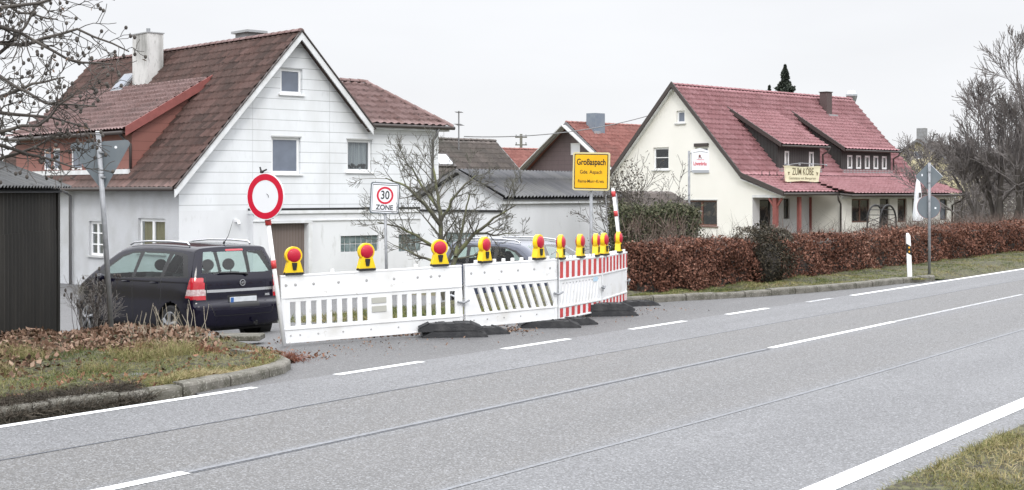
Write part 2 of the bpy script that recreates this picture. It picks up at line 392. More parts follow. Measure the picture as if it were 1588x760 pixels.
# verges
def kin(K, off=.13):
    return [k[0] for k in K], [k[1]+off for k in K]
sl = np.concatenate([np.linspace(-40, 4, 30), np.arange(4.1, 11.36, .12), [11.42]])
tl0 = np.interp(sl, *kin(KL)); u = np.linspace(0, 1, 60)**1.3
TL = tl0[:, None]+(18.8-tl0)[:, None]*u[None]
sheet('verge', sl, TL, z_left, M['soil'], 'left grass verge inside the kerb')
ss2 = np.linspace(11.42, 14.7, 40); tt2 = np.concatenate([np.linspace(11.55, 18.8, 70)])
sheet('verge', ss2, tt2, z_left, M['soil'], 'edge of the left verge along the side street')
sr = np.concatenate([np.arange(21.0, 34, .2), np.linspace(34.5, 140, 60)])
tr0 = np.where(sr < 30.6, np.interp(sr, *kin(KR)), np.interp(sr, [30.6, 31.5, 500], [10.75, 10.52, 10.51]))
TR = tr0[:, None]+(22-tr0)[:, None]*(np.linspace(0, 1, 30)**1.5)[None]
sheet('verge', sr, TR, z_right, M['soil'], 'grass verge between the road and the brown hedge')
sheet('verge', np.linspace(-10, 60, 120), np.linspace(-4, 3.42, 24), lambda s, t: .03*sm(3.42, 2.9, t)*-1+.03+wob(s, t)*.6*sm(3.4, 3.0, t), M['soil'], 'near grass verge in the bottom right corner')

# road markings and seams, each one sheet strip
def strip(name, s0, s1, t, wd, m, z=.008, label=None):
    n = max(2, int((s1-s0)/1.5)+1); tv = t if callable(t) else (lambda s: t+0*s)
    S = np.linspace(s0, s1, n); T = np.stack([tv(S)-wd/2, tv(S)+wd/2], -1)
    o = sheet(name, S, T, lambda s, q: s*0+z, M[m]); o['label'] = label or 'road marking'; return o
strip('edge_line', -20, 120, 3.81, .19, 'paint', label='broad white near edge line')
strip('edge_line', -20, 9.85, 10.43, .11, 'paint', label='white edge line along the left kerb')
for a, b_, mm in ((11.05, 12.5, 'paint'), (14.1, 15.6, 'paint'), (17.2, 18.8, 'paint'), (20.2, 21.7, 'paint'), (23.3, 24.4, 'paint_worn')):
    strip('dashed_line', a, b_, 10.43, .12, mm, label='short white dash across the side street mouth')
strip('edge_line', 25.3, 130, 10.40, .12, 'paint', label='white far edge line beside the hedge')
tc_ = lambda s: 7.62+.008*np.clip(s, 0, 30)
strip('centre_line', 2.3, 6.58, tc_, .12, 'paint', label='white centre dash at the bottom edge')
strip('centre_line', 16.2, 20.6, tc_, .10, 'paint', label='white centre dash in the middle')
strip('centre_line', 20.65, 27.5, tc_, .09, 'paint_worn', label='worn centre dash')
strip('centre_line', 36, 42, tc_, .12, 'paint')
strip('road_seam', 6.6, 16.1, tc_, .06, 'seam_pale', .0075, 'pale joint between the lanes')
strip('road_seam', 6.6, 16.1, lambda s: tc_(s)-.05, .02, 'seam_dark', .0065)
strip('road_seam', 26.6, 90, tc_, .06, 'seam_dark', .0075)
strip('road_seam', 2, 90, lambda s: 5.80+.05*np.sin(s*.35), .045, 'seam_pale', .0075)
strip('road_seam', -10, 12.2, lambda s: 9.15+.02*np.sin(s*.7), .032, 'seam_dark', .0075)
strip('road_seam', 12.2, 40, lambda s: 9.17+.02*np.sin(s*.7), .032, 'seam_pale', .0075)

# kerbs: one kerb thing per side, single stones are its parts
def kerb(name, K, label, h, zb):
    root = E(name, label, 'kerb')
    P = np.array([xy(a, b_) for a, b_ in K]); d = np.r_[0, np.cumsum(np.hypot(*np.diff(P, axis=0).T))]
    n = 0; pos = 0.; rr = random.Random(3)
    while pos < d[-1]-.3 and n < 60:
        L0 = .72 if pos+.72 < d[-1] else d[-1]-pos
        if d[-1]-pos > 20: pos = d[-1]-18.; continue
        a = pos+.012; b_ = pos+L0-.012; m = MB(); V = []
        ks = 4
        jz = rr.uniform(-.012, .012); jt = rr.uniform(-.01, .01)
        for i in range(ks+1):
            q = a+(b_-a)*i/ks; x = np.interp(q, d, P[:, 0]); y = np.interp(q, d, P[:, 1])
            x2 = np.interp(q+.05, d, P[:, 0]); y2 = np.interp(q+.05, d, P[:, 1]); x1 = np.interp(q-.05, d, P[:, 0]); y1 = np.interp(q-.05, d, P[:, 1])
            tx, ty = x2-x1, y2-y1; L_ = math.hypot(tx, ty) or 1; nx, ny = -ty/L_, tx/L_
            for (o_, z_) in ((jt, zb-.05), (jt, zb+h-.035+jz), (jt+.012, zb+h-.012+jz), (jt+.035, zb+h+jz), (.165, zb+h+jz+.004), (.165, zb-.05)):
                V.append((x+nx*o_, y+ny*o_, z_))
        c = 6; F = [tuple(range(c-1, -1, -1)), tuple(ks*c+i for i in range(c))]
        for i in range(ks):
            for k in range(c-1): F.append((i*c+k, i*c+k+1, (i+1)*c+k+1, (i+1)*c+k))
        m.add(V, F).build('kerb_stone', 'stone', root); pos += L0; n += 1
    return root
kerb('kerb', KL, 'low worn stone kerb curving round the leaf strewn left verge', .108, 0)
kerb('kerb', KR, 'grey stone kerb in front of the brown hedge', .12, 0)
# ================================================================== HOUSES
def tiles_mat(name, cols, moss, m_lo=.5, m_hi=.8, rough=.75):
    m = mat(name, cols[0], rough, var=cols[1:], c2=moss, ns=.8, lo=m_lo, hi=m_hi, c3=tuple(x*.6 for x in moss), ns3=7, lo3=.58, hi3=.75, bump=.3, bs=45); return m
M['tile_brown'] = tiles_mat('weathered_brown_tiles', [(.07, .045, .04), (.125, .072, .062), (.155, .09, .078), (.18, .11, .098)], (.095, .065, .057), .4, .75)
M['tile_pink'] = tiles_mat('faded_reddish_tiles', [(.165, .098, .09), (.20, .128, .122), (.24, .158, .152)], (.12, .085, .08), .5, .8)
M['tile_red'] = tiles_mat('red_tiles', [(.29, .135, .145), (.335, .163, .176), (.375, .195, .21)], (.255, .125, .13), .5, .85)
M['tile_redbrown'] = tiles_mat('plain_red_tiles', [(.25, .10, .085), (.30, .13, .11), (.34, .15, .13)], (.2, .1, .085), .5, .8)
M['tile_dark'] = tiles_mat('dark_brown_tiles', [(.10, .085, .08), (.13, .11, .10), (.16, .135, .125)], (.09, .085, .075), .45, .75)
M['wavy_grey'] = tiles_mat('grey_fibre_cement_roof', [(.075, .077, .085), (.09, .092, .10), (.11, .11, .118)], (.14, .14, .135), .5, .75)
M['wavy_dark'] = tiles_mat('dark_fibre_cement_roof', [(.05, .052, .056), (.075, .078, .08), (.10, .10, .10)], (.035, .035, .035), .45, .7)
M['siding'] = lines_mat('white_board_cladding', (.74, .765, .79), (.33, .34, .35), 2, .335, .016, (.62, .635, .645), vert=(0, 2.9, .018, .2)[:1]+(2.9, .35), off=.1)
M['plaster'] = mat('white_plaster', (.70, .715, .735), .85, c2=(.60, .615, .63), ns=.9, lo=.4, hi=.75, c3=(.52, .53, .53), ns3=5, lo3=.6, hi3=.85, bump=.25, bs=60, stretch=(1, 1, .45))
M['roughcast'] = mat('roughcast_render', (.56, .575, .60), .95, c2=(.48, .49, .50), ns=1.5, lo=.4, hi=.7, c3=(.40, .41, .42), ns3=35, lo3=.5, hi3=.75, bump=.9, bs=70)
M['cream'] = mat('cream_render', (.80, .79, .745), .9, c2=(.75, .74, .69), ns=.5, lo=.4, hi=.75, bump=.15, bs=70)
M['cream_yellow'] = mat('pale_yellow_render', (.62, .56, .36), .9, c2=(.55, .5, .33), ns=1)
M['cream_shade'] = mat('shaded_cream_render', (.66, .67, .70), .9, c2=(.6, .6, .62), ns=.8, bump=.15, bs=60)  # cream render darkened and cooled: porch shade put into the colour
M['plinth'] = mat('plinth_render', (.24, .25, .27), .9, c2=(.17, .175, .18), ns=3)
M['red_clad'] = lines_mat('red_fibre_panels', (.25, .105, .085), (.14, .055, .045), 2, .3, .014, (.22, .095, .078), vert=(1, .6, .1))
M['purple_clad'] = lines_mat('dark_purple_shingles', (.115, .085, .09), (.07, .05, .055), 2, .25, .014, (.14, .11, .11), vert=(1, .5, .1))
M['wood_dark'] = lines_mat('dark_brown_boarding', (.045, .040, .040), (.015, .013, .013), 0, .19, .03, (.06, .055, .055))
M['wood_dark_y'] = lines_mat('dark_brown_cheek_boarding', (.035, .038, .036), (.015, .015, .013), 1, .19, .03, (.05, .05, .05))
M['white_wood'] = mat('white_painted_wood', (.72, .74, .76), .6, c2=(.6, .61, .61), ns=3)
M['red_wood'] = mat('red_painted_timber', (.27, .085, .075), .6, c2=(.22, .07, .062), ns=5)
M['brown_wood'] = mat('brown_window_timber', (.13, .06, .042), .6)
M['door_wood'] = lines_mat('brown_vertical_door_boards', (.17, .135, .12), (.09, .07, .06), 0, .11, .014, (.13, .105, .095))
M['chim_white'] = mat('stained_white_chimney', (.60, .60, .59), .9, c2=(.27, .27, .26), ns=2.4, lo=.42, hi=.68, c3=(.16, .16, .16), ns3=16, lo3=.6, hi3=.8, stretch=(1, 1, .25), bump=.3)
M['chim_grey'] = mat('grey_chimney', (.27, .28, .29), .85, c2=(.2, .2, .2), ns=5)
M['chim_blue'] = mat('slate_blue_chimney_cladding', (.16, .20, .25), .6, c2=(.2, .24, .28), ns=3)
M['chim_brown'] = mat('brown_chimney_cladding', (.085, .06, .058), .7)
M['lead'] = mat('lead_flashing', (.35, .36, .37), .5, metal=.3)
M['steel'] = mat('bright_steel', (.5, .52, .54), .25, metal=.9)
M['glass_block'] = mat('glass_blocks', (.20, .25, .255), .15, c2=(.10, .14, .14), ns=6, spec=.7, bump=.2, bs=15)
M['corr_black'] = mat('black_stained_corrugated_sheets', (.014, .013, .011), .6, c2=(.034, .031, .026), ns=1.8, lo=.45, hi=.75, stretch=(1, 1, .15), bump=.2, bs=30)

def roof_surface(name, O, a, up, poly, tw, cl, amp, step, m, parent, zb=0., seg=4, var_seed=1, sharp=1.0, off=0.):
    """tiled slope: O origin, a unit vector along the eave, up unit vector up the slope, poly in (a,b)"""
    O = np.array(O, float); a = np.array(a, float); up = np.array(up, float); nn = np.cross(a, up)
    if nn[2] < 0: nn = -nn
    P = np.array(poly); amin, amax = P[:, 0].min(), P[:, 0].max()
    na = int(math.ceil((amax-amin)/tw*seg))+1; A = np.linspace(amin, amax, na)
    lo = np.full(na, 1e9); hi = np.full(na, -1e9)
    for i in range(len(P)):
        p, q = P[i], P[(i+1) % len(P)]
        if abs(p[0]-q[0]) < 1e-9:
            k = np.abs(A-p[0]) < 1e-6
            for v in (p[1], q[1]): lo[k] = np.minimum(lo[k], v); hi[k] = np.maximum(hi[k], v)
            continue
        k = (A >= min(p[0], q[0])-1e-6) & (A <= max(p[0], q[0])+1e-6)
        b = p[1]+(A-p[0])/(q[0]-p[0])*(q[1]-p[1]); lo[k] = np.minimum(lo[k], b[k]); hi[k] = np.maximum(hi[k], b[k])
    nc = int(math.ceil((P[:, 1].max()-P[:, 1].min())/cl)); b0 = P[:, 1].min()
    ph = 2*math.pi*A/tw; prof = amp*np.power(.5+.5*np.cos(ph), sharp)
    rows = []; hs = []
    for j in range(nc):
        rows += [b0+j*cl, b0+(j+1)*cl]; hs += [step, 0.]
    B = np.clip(np.array(rows)[:, None], lo[None], hi[None]); Hh = np.array(hs)[:, None]+prof[None]+off
    rg = np.random.default_rng(var_seed)
    V = O+A[None, :, None]*a+B[..., None]*up+Hh[..., None]*nn
    nr = len(rows); I = np.arange(nr*na).reshape(nr, na)
    Fq = np.stack([I[:-1, :-1], I[:-1, 1:], I[1:, 1:], I[1:, :-1]], -1)
    rowv = np.array(rows); mid_lo = np.minimum(lo[:-1], lo[1:]); mid_hi = np.maximum(hi[:-1], hi[1:])
    r0, r1 = rowv[:-1], rowv[1:]
    keep = (r1[:, None] >= mid_lo[None]) & (r0[:, None] <= mid_hi[None]) & ((r1-r0)[:, None] > 0)
    keep |= ((r1-r0)[:, None] <= 0) & (r0[:, None] > mid_lo[None]) & (r0[:, None] < mid_hi[None])
    tv = rg.random((nc+1, int(na/seg)+2)); col = (np.arange(na-1)//seg)
    var = tv[(np.arange(nr-1)//2)[:, None], col[None]]
    V = V.reshape(-1, 3); V[:, 2] -= zb
    Fk = Fq[keep]; vk = var[keep]
    # underside
    U = np.array([O+p[0]*a+p[1]*up-.05*nn for p in poly]); U[:, 2] -= zb; n0 = len(V); V = np.vstack([V, U])
    if len(poly) == 4: Fk = np.vstack([Fk, [[n0, n0+1, n0+2, n0+3]]]); vk = np.r_[vk, 0]
    elif len(poly) == 3: V = np.vstack([V, U[2:]]); Fk = np.vstack([Fk, [[n0, n0+1, n0+2, n0+3]]]); V[n0+3] += (0, 0, -.001); vk = np.r_[vk, 0]
    return np_mesh(name, V, Fk, M[m], parent, var=vk)

def ridge_caps(m, p, q, r=.11, step=.36, zb=0.):
    p = Vector(p); q = Vector(q); d = (q-p); n = max(1, int(d.length/step)); d.normalize()
    side = d.cross(Vector((0, 0, 1))).normalized(); up = side.cross(d).normalized()
    for i in range(n):
        a = p+(q-p)*(i/n); b = p+(q-p)*((i+1.08)/n); V = []
        for (c, rr) in ((a, r*1.12), (b, r*.92)):
            for k in range(7):
                th = math.pi*k/6; V.append(c+side*math.cos(th)*rr+up*math.sin(th)*rr*.8-Vector((0, 0, .03+zb)))
        m.add(V, [(k, k+1, 8+k, 7+k) for k in range(6)]+[tuple(range(7)), tuple(range(7, 14))], None, random.Random(i*7).random())

def wall_holes(m, Mf, u0, u1, z0, top, holes=(), breaks=(), d=.14):
    """wall in the facade plane with real openings and reveals (y = inwards)"""
    topf = top if callable(top) else (lambda u: top)
    us = sorted({u0, u1, *[b for b in breaks if u0 < b < u1], *[h[0] for h in holes], *[h[1] for h in holes]})
    for a, b in zip(us[:-1], us[1:]):
        c = (a+b)/2; hh = sorted([h for h in holes if h[0] < c < h[1]], key=lambda h: h[2]); z = z0
        for h in hh:
            if h[2] > z+1e-4: m.add([(a, 0, z), (b, 0, z), (b, 0, h[2]), (a, 0, h[2])], [(0, 1, 2, 3)], Mf)
            z = h[3]
        e = 1e-5; m.add([(a, 0, z), (b, 0, z), (b, 0, topf(b-e)), (a, 0, topf(a+e))], [(0, 1, 2, 3)], Mf)
    for (a, b, c, e) in [h[:4] for h in holes]:
        m.add([(a, 0, c), (b, 0, c), (b, 0, e), (a, 0, e), (a, d, c), (b, d, c), (b, d, e), (a, d, e)], [(0, 1, 5, 4), (1, 2, 6, 5), (2, 3, 7, 6), (3, 0, 4, 7)], Mf)

def window(root, Mf, u0, u1, z0, z1, zb, y=.11, fm='frame_white', pane='glass_grey', mull=0, rail=None, sill='sill', curtain=None, fw=.055, label=None, lintel=None, name='window'):
    m = MB(); lo = (0, 0, -zb)
    m.box(u0, u1, y-.03, y+.03, z0, z0+fw, Mf).box(u0, u1, y-.03, y+.03, z1-fw, z1, Mf)
    m.box(u0, u0+fw, y-.027, y+.027, z0+fw, z1-fw, Mf).box(u1-fw, u1, y-.027, y+.027, z0+fw, z1-fw, Mf)
    for k in range(mull):
        c = u0+(u1-u0)*(k+1)/(mull+1); m.box(c-fw*.7, c+fw*.7, y-.033, y+.02, z0+fw, z1-fw, Mf)
    for r in (rail or ()):
        c = z0+(z1-z0)*r; m.box(u0+fw, u1-fw, y-.024, y+.01, c-.02, c+.02, Mf)
    w_ = m.build(name, fm, root, loc=lo, label=label)
    g = MB(); g.box(u0+fw*.6, u1-fw*.6, y-.004, y+.004, z0+fw*.6, z1-fw*.6, Mf); g.build('pane', pane, w_)
    if sill: s = MB(); s.box(u0-.08, u1+.08, -.07, y-.032, z0-.055, z0-.004, Mf); s.build('sill', sill, w_)
    if lintel: s = MB(); s.box(u0-.03, u1+.03, -.03, y-.035, z1+.002, z1+.045, Mf); s.build('shutter_box', lintel, w_)
    if pane == 'glass':
        s = MB(); s.box(u0-.2, u1+.2, y+.5, y+.52, z0-.2, z1+.2, Mf); s.build('room', 'unlit_room', w_)  # flat dark sheet, painted as the shade of the unlit room
    if curtain:
        s = MB(); n = 40
        V = []; 
        for i in range(n+1):
            uu = u0+fw+(u1-u0-2*fw)*i/n; yy = y+.07+.018*math.sin(i*1.9)
            V += [(uu, yy, z0+.02), (uu, yy, z1-.02)]
        s.add(V, [(2*i, 2*i+2, 2*i+3, 2*i+1) for i in range(n)], Mf); s.build('curtain', curtain, w_)
    return w_

def downpipe(root, pts, zb, r=.045, m='gutter_grey'):
    return MB().tube(pts, r, 10).build('downpipe', m, root, smooth=True, loc=(0, 0, -zb))
def gutter(root, p, q, zb, r=.065, m='gutter'):
    mb = MB().tube([p, q], r, 10); return mb.build('gutter', m, root, smooth=True, loc=(0, 0, -zb))
def board(mb, p, q, w, h, side=(0, 0, 1)):
    """flat board from p to q: w across, h in z"""
    p = Vector(p); q = Vector(q); d = (q-p).normalized(); s = Vector((0, 0, 1)).cross(d)
    s = s.normalized()*w/2 if s.length > 1e-6 else Vector((w/2, 0, 0)); u_ = Vector((0, 0, h))
    V = [p-s, p+s, q+s, q-s, p-s-u_, p+s-u_, q+s-u_, q-s-u_]
    mb.add(V, [(0, 1, 2, 3), (4, 7, 6, 5), (0, 4, 5, 1), (1, 5, 6, 2), (2, 6, 7, 3), (3, 7, 4, 0)])

# ------------------------------------------------------------------ HOUSE A (white boarded gable, left)
def house_a():
    zb = -1.75
    r = E('house', 'white boarded gable house with brown tiled roof and red dormer behind the parked car', 'house', (-9.97, 41.5, zb), R(42.4))
    lo = (0, 0, -zb); I4 = Matrix.Identity(4)
    k = 1.117; kr = 1.04
    rl = lambda u: 2.1+(u+.3)*k; rr = lambda u: 7.05-(u-4.13)*kr
    top = lambda u: (rl(u) if u < 4.13 else rr(u))-.10 if u < 6.70 else 4.25
    m = MB(); wh = [(3.57, 4.40, 5.1, 5.92), (3.24, 4.33, 2.56, 3.73), (6.14, 7.17, 2.65, 3.72)]
    wall_holes(m, I4, 0, 10.04, 1.42, top, wh, (4.13, 6.70)); m.build('wall', M['siding'], r, loc=lo, label='white horizontal board cladding of the gable')
    m = MB(); wall_holes(m, I4, 0, 2.39, zb, 1.42); m.add([(2.39, 0, 0+zb), (2.39, 0, 1.42), (2.39, -.3, 1.42), (2.39, -.3, zb)], [(0, 1, 2, 3)])
    An = Matrix.Translation((0, -.3, 0))
    wall_holes(m, An, 2.39, 9.7, zb, 1.36, [(3.0, 4.4, zb+.01, 1.0), (5.68, 7.22, .02, .55), (8.06, 9.46, -.03, .55)], d=.3)
    m.add([(9.7, -.3, zb), (9.7, -.3, 1.36), (9.7, 0, 1.36), (9.7, 0, zb)], [(0, 1, 2, 3)])
    m.build('wall', M['plaster'], r, loc=lo, label='white plastered ground floor')
    m = MB(); m.box(2.36, 9.74, -.36, 0, 1.30, 1.40); m.box(2.36, 9.74, -.34, -.304, 1.06, 1.09); m.build('ledge', 'white_wood', r, loc=lo)
    m = MB(); m.box(2.38, 9.72, -.30, -.002, 1.40, 1.47); m.build('flashing', 'black_plastic', r, loc=lo)
    # left wall
    m = MB(); wall_holes(m, SWAP, 0, 14.3, -1.15, 2.28, [(4.97, 6.0, -.12, 1.02), (.85, 2.58, .1, 1.17)]); m.build('wall', M['roughcast'], r, loc=lo, label='grey roughcast side wall')
    m = MB(); m.box(-.03, .001, -.0, 14.3, zb, -1.152); m.build('plinth', 'plinth', r, loc=lo)
    m = MB(); m.add([(0, 14.3, zb), (8.26, 14.3, zb), (8.26, 14.3, 2.4), (6.7, 14.3, 4.2), (4.13, 14.3, 6.9), (0, 14.3, 2.3)], [(0, 1, 2, 3, 4, 5)])
    m.add([(10.04, 0, zb), (10.04, 3.6, zb), (10.04, 3.6, 4.25), (10.04, 0, 4.25)], [(0, 1, 2, 3)]); m.add([(10.04, 3.6, zb), (8.2, 3.6, zb), (6.7, 3.6, 4.25), (10.04, 3.6, 4.25)], [(0, 1, 2, 3)])
    m.build('wall', M['plaster'], r, loc=lo)
    # roofs
    ul = Vector((1, 0, k)).normalized(); L_ = (4.13+.3)*math.sqrt(1+k*k)
    roof_surface('roof', (-.3, -.32, 2.1), (0, 1, 0), ul, [(0, 0), (14.85, 0), (14.85, L_), (0, L_)], .30, .345, .045, .05, 'tile_brown', r, zb)
    ur = Vector((-1, 0, kr)).normalized(); L2 = 2.92*math.sqrt(1+kr*kr)
    roof_surface('roof', (4.13+2.92, -.32, 7.05-2.92*kr), (0, 1, 0), ur, [(0, 0), (14.85, 0), (14.85, L2), (0, L2)], .30, .345, .045, .05, 'tile_brown', r, zb, seg=2)
    m = MB(); ridge_caps(m, (4.13, -.32, 7.12), (4.13, 14.5, 7.12), .12, .38); m.build('ridge_tiles', M['tile_pink'], r, loc=lo)
    # white verge boards
    m = MB(); board(m, (-.34, -.36, 2.06), (4.13, -.36, 7.06), .05, .24); board(m, (4.13, -.36, 7.06), (6.95, -.36, rr(6.95)), .05, .24)
    each(m, 'verge_board', 'white_wood', r, loc=lo)
    m = MB(); board(m, (-.34, -.37, 2.13), (4.13, -.37, 7.13), .10, .05); board(m, (4.13, -.37, 7.14), (6.98, -.37, rr(6.98)+.07), .10, .05)
    each(m, 'verge_flashing', 'gutter', r, loc=lo)
    gutter(r, (-.40, -.3, 2.07), (-.40, 14.5, 2.07), zb)
    # hipped wing
    ze, rz_ = 4.22, 5.78
    a45 = Vector((0, 2.1, (rz_-ze))).normalized(); Ls = math.hypot(2.1, rz_-ze)
    roof_surface('roof', (5.0, -.30, ze), (1, 0, 0), a45, [(1.9, 0), (5.36, 0), (3.26, Ls), (.3, Ls)], .30, .34, .06, .075, 'tile_pink', r, zb)
    roof_surface('roof', (10.36, -.30, ze), (0, 1, 0), Vector((-2.1, 0, rz_-ze)).normalized(), [(0, 0), (4.2, 0), (2.1, Ls)], .30, .34, .06, .075, 'tile_pink', r, zb)
    roof_surface('roof', (5.0, 3.9, ze), (1, 0, 0), Vector((0, -2.1, rz_-ze)).normalized(), [(0, 0), (5.36, 0), (3.26, Ls), (0, Ls)], .30, .34, .06, .075, 'tile_pink', r, zb, seg=2)
    m = MB(); ridge_caps(m, (5.3, 1.8, rz_+.06), (8.26, 1.8, rz_+.06), .12, .36); ridge_caps(m, (8.2, 1.8, rz_+.05), (10.38, -.32, ze+.06), .12, .36); m.build('ridge_tiles', M['tile_pink'], r, loc=lo)
    m = MB(); m.box(6.9, 10.3, -.28, .02, ze-.14, ze-.06); m.build('eave_board', 'white_wood', r, loc=lo)
    gutter(r, (6.95, -.36, ze-.02), (10.45, -.36, ze-.02), zb)
    downpipe(r, [(9.75, -.36, ze-.05), (9.72, -.3, ze-.25), (9.70, -.1, ze-.45), (9.70, -.08, 1.5)], zb)
    # dormer (red panels) on the left slope
    df, v0, v1 = .18, 3.35, 12.3
    m = MB(); wall_holes(m, SWAP @ Matrix.Translation((0, df, 0)), v0, v1, 2.55, 3.84, [(6.9, 7.75, 2.74, 3.5), (8.62, 9.2, 2.74, 3.5), (9.35, 9.95, 2.74, 3.5)], d=.1)
    for vv in (v0, v1): m.add([(df, vv, 2.5), (df, vv, 3.84), (2.75, vv, 5.5)], [(0, 1, 2)])
    dr = m.build('dormer', M['red_clad'], r, loc=lo, label='red panelled dormer')
    Md = SWAP @ Matrix.Translation((0, df, 0))
    for a, b in ((6.9, 7.75), (8.62, 9.2), (9.35, 9.95)):
        w_ = window(dr, Md, a, b, 2.74, 3.5, 0, y=.06, sill=None, pane='glass_grey', fw=.075)
    m = MB(); m.box(df-.16, df-.01, v0-.02, v1, 2.56, 2.71); m.build('dormer_base_board', 'white_wood', dr)
    kd = (5.70-3.88)/(2.95+.12); ud_ = Vector((1, 0, kd)).normalized(); Ld = 3.15*math.sqrt(1+kd*kd)
    roof_surface('dormer_roof', (-.12, v0-.15, 3.90), (0, 1, 0), ud_, [(0, 0), (9.3, 0), (9.3, Ld), (0, Ld)], .22, .345, .055, .10, 'tile_pink', r, zb)
    m = MB(); board(m, (-.12, v0-.18, 4.06), (2.98, v0-.18, 5.86), .05, .30); each(m, 'dormer_verge_board', 'red_wood', r, loc=lo)
    gutter(r, (-.2, v0-.1, 3.86), (-.2, v1+.1, 3.86), zb)
    downpipe(r, [(-.18, v0+.12, 3.83), (-.02, v0+.06, 3.62), (.12, v0-.03, 3.5), (.12, v0-.03, 2.72)], zb, m='gutter')
    # chimneys
    m = MB(); m.box(2.95, 3.55, 7.55, 8.72, 5.6, 7.62); c = m.build('chimney', 'chim_white', r, loc=lo, label='stained white chimney')
    MB().box(2.92, 3.58, 7.52, 8.75, 7.622, 7.66).build('chimney_cap', 'lead', c); MB().tube([(3.25, 8.1, 7.66), (3.25, 8.1, 7.84)], .07, 10).build('flue', 'galv', c)
    m = MB(); m.box(4.35, 4.95, 3.2, 4.0, 6.3, 7.38); c = m.build('chimney', 'chim_grey', r, loc=lo, label='small grey chimney behind the ridge')
    MB().box(4.25, 5.05, 3.08, 4.12, 7.382, 7.46).build('chimney_cap', 'lead', c)
    # skylight on the slope
    Ms = Matrix.Translation((3.1, 9.6, rl(3.1)+.02)) @ Matrix(((ul.x, 0, -ul.z, 0), (0, 1, 0, 0), (ul.z, 0, ul.x, 0), (0, 0, 0, 1)))
    s_ = MB().box(-.45, .45, -.45, .45, .02, .12, Ms).build('skylight', 'galv', r, loc=lo); MB().box(-.36, .36, -.36, .36, .121, .135, Ms).build('pane', 'glass_grey', s_)
    # windows of the gable
    for (a, b, c_, d_), cu in zip(wh, (None, None, 'curtain')):
        window(r, I4, a+.01, b-.01, c_+.005, d_-.005, zb, pane='glass' if cu else 'glass_grey', curtain=cu, sill='frame_white', lintel='sill' if c_ < 5 else None, fw=.085)
    pl = MB()
    rg = random.Random(4)
    for i in range(14): pl.ball((6.3+rg.random()*.75, .17, 2.80+rg.random()*.10), .05, nu=6, nv=4)
    pl.build('window_plants', M['bark_dark'], r, loc=lo)
    window(r, SWAP, 4.98, 5.99, -.11, 1.01, zb, pane='glass', mull=1, rail=(.33, .66), curtain=None, fw=.08)
    window(r, SWAP, .86, 2.57, .11, 1.16, zb, pane='glass', mull=1, curtain='curtain_ochre', fw=.09)
    # glass blocks
    for (a, b, c_, d_) in ((5.68, 7.22, .02, .55), (8.06, 9.46, -.03, .55)):
        m = MB(); n = 7
        for i in range(n):
            for j in range(2): m.box(a+(b-a)*i/n+.012, a+(b-a)*(i+1)/n-.012, -.22, -.16, c_+(d_-c_)*j/2+.012, c_+(d_-c_)*(j+1)/2-.012)
        g = m.build('glass_block_window', 'glass_block', r, loc=lo, bevel=.02); MB().box(a, b, -.2, -.17, c_, d_).build('mortar', 'sill', g)
    # door
    d_ = MB().box(3.0, 4.4, -.10, -.05, zb+.02, 1.0).build('door', M['door_wood'], r, loc=lo); MB().tube([(4.2, -.13, -.6), (4.2, -.13, -.45)], .015, 6).build('handle', 'galv', d_)
    MB().box(2.9, 4.55, -.345, -.302, 1.0, 1.055).box(4.41, 4.56, -.335, -.302, zb, .998).build('door_surround', 'white_wood', r, loc=lo)
    downpipe(r, [(-.42, 7.2, 2.05), (-.1, 7.2, 1.85), (-.09, 7.2, -1.5)], zb, .05)
    m = MB(); m.box(1.9, 2.0, -.14, -.002, 1.05, 1.13).tube([(1.95, -.14, 1.09), (1.95, -.2, .98)], .05, 8); m.build('wall_lamp', 'white_metal', r, loc=lo)
house_a()

# ------------------------------------------------------------------ GARAGE
def garage():
    zb = -1.05
    r = E('garage', 'low white garage with grey corrugated roof right of the white boarded house', 'garage', (-.28, 38., zb), R(53.9))
    lo = (0, 0, -zb); I4 = Matrix.Identity(4)
    m = MB(); wall_holes(m, I4, 0, 5.8, zb, 1.80)
    wall_holes(m, SWAP, 0, 2.9, zb, lambda v: 1.8+.70*(1-abs(v-1.45)/1.45), [(.92, 2.0, .44, .85)], (1.45,), d=.12)
    m.box(5.75, 5.8, .01, 2.9, zb, 1.8); m.box(.02, 5.74, 2.85, 2.9, zb, 1.8); m.build('wall', 'plaster', r, loc=lo)
    k = .70/1.45; up = Vector((0, 1, k)).normalized(); Ls = 1.62*math.sqrt(1+k*k)
    roof_surface('roof', (-.16, -.17, 1.80), (1, 0, 0), up, [(0, 0), (6.1, 0), (6.1, Ls), (0, Ls)], .17, 1.2, .075, .03, 'wavy_grey', r, zb)
    roof_surface('roof', (-.16, 3.07, 1.80), (1, 0, 0), Vector((0, -1, k)).normalized(), [(0, 0), (6.1, 0), (6.1, Ls), (0, Ls)], .17, 1.2, .075, .03, 'wavy_grey', r, zb)
    m = MB(); board(m, (-.18, -.17, 1.84), (-.18, 1.45, 2.63), .03, .09); board(m, (-.18, 3.07, 1.84), (-.18, 1.45, 2.63), .03, .09); each(m, 'verge_board', 'gutter_grey', r, loc=lo)
    MB().box(-.1, 5.9, -.10, -.002, 1.66, 1.78).build('eave_board', 'white_wood', r, loc=lo)
    MB().box(-.05, -.002, -.02, 2.9, 1.43, 1.49).build('flashing', 'black_plastic', r, loc=lo)
    m = MB()
    for i in range(5):
        for j in range(2): m.box(.05, .08, .93+i*.214, 1.13+i*.214, .45+j*.2, .64+j*.2)
    g = m.build('glass_block_window', 'glass_block', r, loc=lo, bevel=.015); MB().box(.06, .09, .92, 2.0, .44, .85).build('mortar', 'sill', g)
garage()

